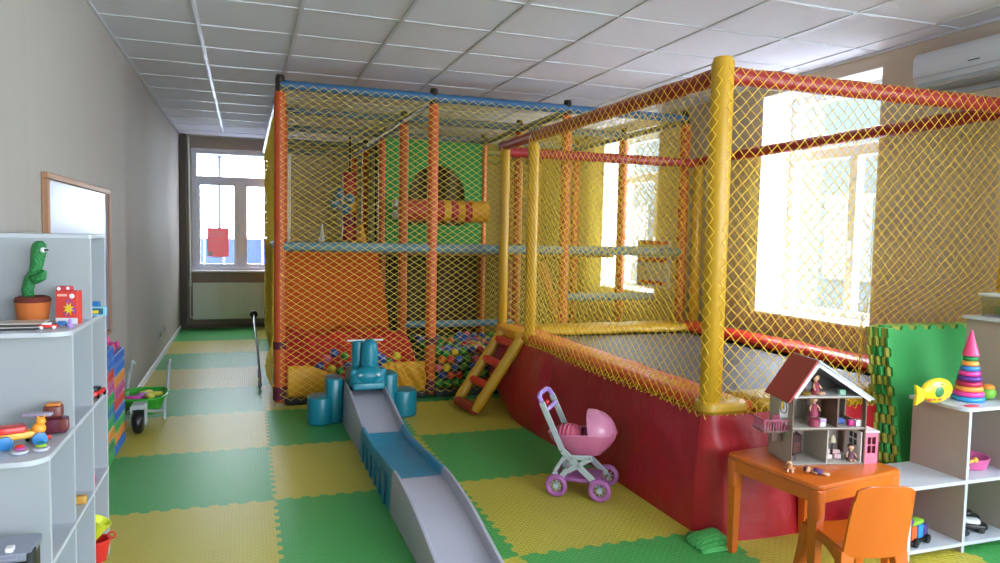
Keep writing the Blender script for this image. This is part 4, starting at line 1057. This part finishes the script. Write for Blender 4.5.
furn('dollhouse_armchair', 'pale pink dollhouse armchair beside the cream sofa', 'doll furniture', [('seat', MB().rbox((0, 0, .012), (.032, .028, .02), .008), mat('pale_pink_plush', 'd0b0b4', .8)), ('backrest', MB().rbox((0, .012, .026), (.03, .009, .022), .004), mat('pale_pink_plush', 'd0b0b4', .8))], (.25, .06, t5), -.3)
furn('dollhouse_bed', 'blue dollhouse bed on the upper floor', 'doll furniture', [('mattress', MB().rbox((0, 0, .016), (.05, .055, .022), .006), mat('blue_bedding', '3a5a98', .7)), ('headboard', MB().bb(-.024, .024, .026, .03, 0, .055), M_fw), ('pillow', MB().rbox((0, .015, .03), (.03, .018, .008), .004), M_white)], (.245, .07, F1))
furn('dollhouse_table', 'maroon dollhouse round table on the upper floor', 'doll furniture', [('top', MB().lathe([(.024, .030), (.026, .033), (.0, .034)], n=16), mat('maroon_doll', '8a3048', .5)), ('base', MB().lathe([(.022, 0), (.02, .03)], n=12), mat('maroon_doll', '8a3048', .5))], (.12, .03, F1))
furn('dollhouse_cube', 'magenta dollhouse box stool at the upper right room', 'doll furniture', [('body', MB().rbox((0, 0, .013), (.026, .026, .026), .008), mat('magenta_doll', 'c0287c', .4))], (.285, .03, F1))
furn('dollhouse_stove', 'white dollhouse stove at the upper right room', 'doll furniture', [('body', MB().bb(-.012, .012, -.012, .012, 0, .026), M_white), ('burner', MB().lathe([(.006, .026), (.006, .0275)], n=10), M_black)], (.318, .03, F1))
furn('dollhouse_dresser', 'white dollhouse dresser beside the doll on the upper floor', 'doll furniture', [('body', MB().bb(-.014, .014, -.01, .01, 0, .034), M_int), ('mirror', MB().bb(-.013, .013, -.012, -.0105, .02, .032), M_lilac)], (.155, .03, F1))
furn('dollhouse_balcony_chair', 'dark maroon dollhouse chair on the balcony', 'doll furniture', [('seat', MB().bb(-.018, .018, -.014, .014, 0, .03), mat('maroon_doll', '8a3048', .5)), ('backrest', MB().bb(-.018, .018, .011, .015, .03, .055), mat('maroon_doll', '8a3048', .5))], (-.025, .07, F1-.016))
furn('green_crate', 'tiny pale green crate in the dollhouse attic', 'doll furniture', [('crate', MB().bb(-.014, .014, -.01, .01, 0, .022), mat('pale_green_crate', '8ab8a0', .5))], (.245, .04, EV))
def doll(name, label, loc, rz, dress, hair, sit=False, lying=False, skin='d8a888', s=1.0):
    t = thing(name, label, 'doll', loc, rz)
    m = MB(); m.tube([(0, 0, .0), (0, 0, .022), (0, 0, .036), (0, 0, .042), (0, 0, .047)], .01, 10, rs=[.012, .010, .011, .005, .004])
    m.ball((0, 0, .057), .012, 12, 9)
    for sx in (-1, 1):
        m.tube([(sx*.009, 0, .036), (sx*.018, -.004, .026), (sx*.02, -.012, .016)], .003, 7, rs=[.0042, .0034, .0026])
        if sit: m.tube([(sx*.006, 0, .004), (sx*.008, -.026, .006), (sx*.008, -.030, -.01 if not lying else .004)], .004, 7, rs=[.0055, .0045, .0035])
        else: m.tube([(sx*.006, 0, .002), (sx*.007, 0, -.022), (sx*.007, -.002, -.04)], .004, 7, rs=[.0055, .0045, .0035])
    b = build('body', m, mat('doll_skin', skin, .5), t, smooth='all')
    build('dress', MB().lathe([(.019, -.004 if not sit else -.001), (.015, .012), (.0115, .024), (.0125, .036), (.007, .041)], n=12), mat('dress_'+dress, dress, .7), t, smooth=True)
    build('hair', MB().ball((0, .0035, .060), .0135, 12, 8).ball((0, .009, .05), .009, 10, 7, (1, .8, 1.4)), mat('hair_'+hair, hair, .7), t, smooth='all')
    t.scale = (s, s, s)
    return t
doll('doll', 'blonde doll in a maroon dress standing on the upper dollhouse floor', hw(.14, .07, F1+.041), -.2, '9c4058', 'e0c890', s=1.15)
doll('attic_doll', 'dark haired doll in a red dress sitting in the dollhouse attic', hw(.13, .05, EV+.0015), .3, '8a3040', '2a1c1a', sit=True, lying=True, s=1.25)
doll('attic_doll_small', 'small dark doll slumped behind the seated attic doll', hw(.085, .08, EV+.0015), -.5, '5a2a34', '241816', sit=True, lying=True)
doll('ground_floor_doll', 'brown haired doll sitting on the ground floor of the dollhouse', hw(.295, .03, t5+.0015), -.4, '6a4450', '3a2620', sit=True, lying=True)
single('gold_bowl', MB().lathe([(.008, 0), (.02, .006), (.024, .014), (.02, .014)], hw(.075, .03, EV), 16), mat('gold_doll', 'b89a3a', .35, .6), 'small gold bowl on the dollhouse attic floor', 'bowl', origin=hw(.075, .03, EV), smooth=True)
# two figures lying on the table
for k, (u, v_, rz, hair, dr, lab) in enumerate(((2.115, 2.36, .9, 'c8a060', 'b87848', 'brown clothed doll lying on the table at the dollhouse corner'), (2.175, 2.285, 2.3, '3a2030', '5a3a6a', 'purple clothed doll lying on the table near its front edge'))):
    t = thing('lying_doll', lab, 'doll', (u, v_, HZ), rz, 'dolls lying on the table')
    m = MB().tube([(-.028, 0, .012), (-.012, 0, .013), (.008, 0, .013), (.013, 0, .013)], .01, 10, rs=[.010, .010, .012, .005]).ball((.026, 0, .014), .013, 12, 9)
    for sy in (-1, 1):
        m.tube([(-.026, sy*.006, .008), (-.045, sy*.009, .007), (-.056, sy*.009, .006)], .005, 7, rs=[.006, .005, .004]); m.tube([(.004, sy*.01, .012), (-.01, sy*.019, .008)], .004, 7)
    build('body', m, mat('doll_skin', 'd8a888', .5), t, smooth='all')
    build('clothes', MB().tube([(-.03, 0, .0125), (-.012, 0, .013), (.006, 0, .0135)], .012, 10, rs=[.0125, .0122, .012]), mat('clothes_'+dr, dr, .7), t, smooth='all')
    build('hair', MB().ball((.031, 0, .016), .0125, 10, 8), mat('hair_'+hair, hair, .7), t, smooth='all')

# ------------------------------------------------------------------ foam mats leaning behind the shelf
nM = 8
for k in range(nM):
    green = k in (0, 3, 5)
    M4 = Matrix.Translation((3.055-.005*k+.004*((k*7) % 3), 2.612+.0142*k, .002)) @ Matrix.Rotation(math.radians(-9.5), 4, 'X')
    # outline in x,z with teeth
    n = 20; amp = .010; P0 = [(0, 0), (.96, 0), (.96, .97), (0, .97)]
    ol = []
    for e in range(4):
        p, q = Vector(P0[e]), Vector(P0[(e+1) % 4]); ol.append(p)
        if e == 0: continue
        ol += tooth_line(p, q, n, amp*(1 if (k % 2) else -1), 1)
    Mo = Matrix(((1, 0, 0, 0), (0, 0, -1, 0), (0, 1, 0, 0), (0, 0, 0, 1)))
    mb = MB(); mb.prism([(p.x, p.y) for p in ol], -.0065, .0065, M4 @ Mo)
    M_g2 = mat('foam_green_smooth', '35984c', .6, bump='noise', bs=120, bstr=.15); M_y2 = mat('foam_yellow_smooth', '96983a', .6, bump='noise', bs=120, bstr=.15)
    single('foam_mat', mb, M_g2 if green else M_y2, '%s foam mat leaning upright, %s of the pile against the trampoline' % ('green' if green else 'yellow', ['front', 'second from the front', 'third from the front', 'fourth from the front', 'fifth from the front', 'sixth from the front', 'seventh from the front', 'rearmost'][k]), 'foam mat', 'foam mats leaning behind the shelf', origin=(3.055, 2.615+.0142*k, 0))

# ------------------------------------------------------------------ right stepped shelf
s2 = thing('stepped_shelf', 'white stepped shelf unit in front of the leaning green mats', 'shelf', (3.2, 2.45, 0))
XV = [2.725, 3.052, 3.375, 3.70]; Ya, Yb = 2.30, 2.590; ZR = [.04, .325, .652, 1.035]
hts = [ZR[1], ZR[2], ZR[3], ZR[3]]
for k, x in enumerate(XV):
    o = build('upright', MB().bb(x-TH/2, x+TH/2, Ya, Yb, .001, hts[k]-TH/2), mat('cream_laminate', 'a89c92', .5), s2, world=True, bevel=.0015)
    build('edge_band', MB().bb(x-TH/2, x+TH/2, Ya-.0015, Ya, .001, hts[k]-TH/2), M_edge, o, world=True)
for k, z in enumerate(ZR):
    x0 = XV[max(0, k-1)]-(.035 if k else .008); x1 = XV[-1]+TH/2
    p = [(x1, Ya-.006), (x1, Yb), (x0, Yb)]; r = .05 if k else .01
    for q in range(9):
        a = PI+PI/2*q/8; p.append((x0+r+r*math.cos(a), Ya-.006+r+r*math.sin(a)))
    build('shelf_board', MB().prism(p, z-TH/2, z+TH/2), M_edge, s2, world=True, bevel=.002)
SR = [z+TH/2 for z in ZR]
build('back_panel', MB().bb(3.06, 3.368, Yb-.004, Yb, SR[1], ZR[2]-TH/2), mat('grey_back', 'a8acae', .6), s2, world=True)
# pyramid of rings
py = thing('stacking_pyramid', 'rainbow ring stacking pyramid with pink cone top on the shelf', 'toy pyramid', (3.20, 2.43, SR[2]))
cols = ['2f8fd0', 'e0409a', 'f0a048', 'b02050', '5a3090', 'e0409a', '3a80c8', 'f0a048', '1f8a4a']
zc = 0
for k, c in enumerate(cols):
    h = .0235; R1 = .070-.0047*k
    build('ring', MB().lathe([(R1-.014, zc), (R1-.004, zc+.002), (R1, zc+h*.5), (R1-.004, zc+h-.002), (R1-.014, zc+h)], n=24), mat('ring_'+c, c, .28), py, smooth='all'); zc += h
build('cone_top', MB().lathe([(.034, zc), (.036, zc+.004), (.004, zc+.118), (.001, zc+.121)], n=22), mat('cone_pink', 'e0447c', .3), py, smooth=True)
fs = thing('fish_toy', 'yellow transparent fish shaped toy case beside the ring pyramid', 'toy fish', (2.985, 2.42, SR[2]), .1); fs.scale = (1.3, 1.0, 1.15)
build('body', MB().ball((0, 0, .052), .05, 20, 12, (1.65, .62, 1.0)), mat('yellow_clear_plastic', 'e8cc28', .25), fs, smooth='all')
build('tail', MB().prism([(-.07, .02), (-.115, .0), (-.108, .045), (-.118, .085), (-.07, .06)], -.008, .008, Mxz), mat('yellow_clear_plastic', 'e8cc28', .25), fs, bevel=.004)
build('green_disc', MB().ball((-.012, -.024, .052), .026, 14, 9, (1.1, .35, .9)), mat('fish_green', '3a7a4a', .4), fs, smooth='all')
q = MB()
for k in range(5): q.ball((-.05+.022*k, -.022+.003*abs(k-2), .022+.003*(k % 2)), .010, 8, 6, (1.3, .5, .6))
build('red_piece', q, mat('fish_red', 'c8402c', .4), fs, smooth='all')
q = MB()
for k in range(5): q.ball((.0+.013*k, -.028+.004*k, .082-.006*k), .006, 8, 6, (1.5, .4, .7))
build('green_piece', q, mat('fish_green2', '5aa03a', .4), fs, smooth='all')
single('red_card', MB().rbox((3.10, 2.335, SR[2]+.0017), (.07, .035, .003), .012), mat('card_red', 'd83048', .4), 'small red card lying on the shelf before the pyramid', 'card', origin=(3.10, 2.335, SR[2]), smooth=True)
ap_ = thing('toy_apple', 'green and orange round toy at the shelf end by the pyramid', 'toy', (3.315, 2.42, SR[2]))
build('lower_half', MB().ball((0, 0, .032), .035, 16, 10, (1, 1, .9)), mat('apple_green', '7ac040', .35), ap_, smooth='all')
build('upper_half', MB().ball((0, 0, .058), .028, 14, 9, (1, 1, .6)), mat('apple_orange', 'e89838', .35), ap_, smooth='all')
cn = thing('storage_box', 'clear plastic lidded storage box with green clip on the top shelf', 'storage box', (3.50, 2.455, SR[3]))
build('tub', MB().rings([[Vector((x*.115*k, y*.085*k, z)) for x, y in ((-1, -1), (1, -1), (1, 1), (-1, 1))] for k, z in ((.92, 0), (1, .10), (.98, .10), (.90, .004))], True, True), glass('clear_tub', (.86, .88, .9), .8), cn, bevel=.002)
build('lid', MB().rbox((0, 0, .106), (.255, .195, .012), .02), mat('clear_lid', 'd8dce2', .25), cn, smooth=True)
build('clip', MB().rbox((-.05, -.09, .088), (.055, .014, .03), .005), M_grn2, cn, smooth=True)
for k, (x, y, c, nm) in enumerate(((-.06, -.03, 'b04a60', 'dusky red'), (-.02, -.04, '3a8a7a', 'teal'), (.04, -.03, 'c86a7a', 'rose'), (-.04, .03, '4a9a6a', 'sea green'), (.03, .035, '5a6a9a', 'slate'))):
    single('toy_piece', MB().rbox((3.50+x, 2.455+y, SR[3]+.03), (.05, .045, .045), .01, rz=k*.5), mat('piece_'+c, c, .4), '%s toy piece inside the clear storage box' % nm, 'toy', 'toys in the storage box', origin=(3.50+x, 2.455+y, SR[3]+.005), smooth=True)
pk = thing('pink_tray', 'pink plastic tray in the middle cubby', 'tray', (3.25, 2.46, SR[1]))
build('tray_body', MB().lathe([(.07, 0), (.085, .004), (.1, .055), (.094, .055), (.072, .008)], n=22), mat('pink_tray_plastic', 'd0609a', .4), pk, smooth=True)
fg = thing('toy_figure', 'toy figure with yellow head and black and white body in the middle cubby', 'toy', (3.095, 2.345, SR[1]))
build('body', MB().rbox((0, 0, .035), (.03, .03, .05), .01), M_black, fg, smooth=True)
build('stripe', MB().rbox((0, -.0, .04), (.032, .032, .012), .01), M_white, fg, smooth=True)
build('head', MB().ball((0, 0, .115), .014, 10, 8), mat('amber_ball', 'e0b048', .4), fg, smooth='all')
build('chest', MB().ball((0, 0, .08), .019, 10, 8), mat('dark_red_ball', '9a3028', .4), fg, smooth='all')
build('arm', MB().tube([(.01, 0, .06), (.05, -.005, .07)], .007, 8).ball((.056, -.005, .072), .013, 10, 8), mat('amber_ball', 'e0b048', .4), fg, smooth='all')
# shoes-like black cars low cubby
toycar('black_toy_car', 'black and white toy sports car in the bottom cubby', (3.215, 2.40, SR[0]), .9+PI/2, .15, M_black, M_dgray, cabc=M_white)
toycar('long_toy_car', 'long black toy car at the back of the bottom cubby', (3.275, 2.49, SR[0]), .8+PI/2, .16, mat('charcoal_toy', '26282c', .4), M_dgray)
toycar('side_toy_car', 'dark grey toy car tucked beside the shelf upright', (3.10, 2.385, SR[0]), PI/2, .13, mat('dark_grey_toy', '34383e', .4), M_dgray)
tn = thing('toy_train', 'colourful block train in the lower cubby behind the orange chair', 'toy train', (2.83, 2.36, SR[0]), .25)
build('base', MB().rbox((0, 0, .02), (.16, .06, .016), .01), M_black, tn, smooth=True)
for x, c, h in ((-.05, 'd8602c', .06), (.005, '2f86c0', .06), (.05, '4a3a7a', .05)):
    build('block', MB().rbox((x, 0, .03+h/2), (.042, .05, h), .006), mat('train_'+c, c, .4), tn, smooth=True)
build('wheel', MB().lathe([(.01, -.04), (.02, -.038), (.02, .038), (.01, .04)], (-.05, 0, .0205), 14, Matrix.Rotation(PI/2, 4, 'X')), M_black, tn, smooth=True)
build('wheel', MB().lathe([(.01, -.04), (.02, -.038), (.02, .038), (.01, .04)], (.05, 0, .0205), 14, Matrix.Rotation(PI/2, 4, 'X')), M_black, tn, smooth=True)
build('green_load', MB().rbox((-.01, .0, .10), (.09, .045, .02), .01), mat('lime_load', '8ac03a', .4), tn, smooth=True)
build('purple_dome', MB().ball((-.06, .0, .11), .022, 12, 8), mat('purple_dome', '4a2a6a', .4), tn, smooth='all')

# green mat corner folded up by the skirt
mb = MB()
def flap(u, v):
    x = 1.90+.20*u; y = 2.62+.15*v
    z = .010+.055*math.sin(u*PI)**.8*math.sin(v*PI*.75)+.006*math.sin(u*11)*v
    return (x, y+.0*u, z)
single('mat_offcut', MB().grid(flap, 16, 8, (0, 0, -.008)), M_green, 'curled corner of green foam mat pushed up against the skirt', 'foam mat', origin=(2.1, 2.62, 0), smooth='all')

# ------------------------------------------------------------------ lights and world
Wd = bpy.data.worlds.new('World'); SC.world = Wd; Wd.use_nodes = True
nt = Wd.node_tree; bg = nt.nodes['Background']
bg.inputs['Color'].default_value = (.80, .90, 1.0, 1); bg.inputs['Strength'].default_value = 23.0
def portal(loc, rot, sx, sy):
    l = bpy.data.lights.new('window_portal', 'AREA'); l.shape = 'RECTANGLE'; l.size = sx; l.size_y = sy
    l.cycles.is_portal = True
    o = bpy.data.objects.new('window_portal', l); COL.objects.link(o); o.location = loc; o.rotation_euler = rot
for (y0, y1, z0, z1) in WR: portal((4.56, (y0+y1)/2, (z0+z1)/2), (0, PI/2, 0), z1-z0, y1-y0)
portal((-.05, YF+.32, 1.66), (-PI/2, 0, 0), 1.35, 1.75)
portal((2.4, YN-.22, 1.75), (PI/2, 0, 0), 3.0, 1.5)

# ------------------------------------------------------------------ camera
cam = bpy.data.cameras.new('camera'); co = bpy.data.objects.new('camera', cam); COL.objects.link(co)
yaw, pitch, roll = .3387, .0629, .0203
F = Vector((math.sin(yaw)*math.cos(pitch), math.cos(yaw)*math.cos(pitch), -math.sin(pitch)))
rt = Vector((math.cos(yaw), -math.sin(yaw), 0)); up = rt.cross(F)
r2 = rt*math.cos(roll)+up*math.sin(roll); u2 = -rt*math.sin(roll)+up*math.cos(roll)
M = Matrix((r2, u2, -F)).transposed().to_4x4(); M.translation = Vector((0, 0, 1.3857))
co.matrix_world = M
cam.sensor_width = 36; cam.lens = 721.83/1000*36; cam.clip_start = .05
SC.camera = co
SC.view_settings.view_transform = 'Standard'; SC.view_settings.look = 'None'
SC.view_settings.gamma = 1; SC.view_settings.use_curve_mapping = False
SC.view_settings.exposure = 0.05
SC.cycles.max_bounces = 10; SC.cycles.diffuse_bounces = 6; SC.cycles.transparent_max_bounces = 16
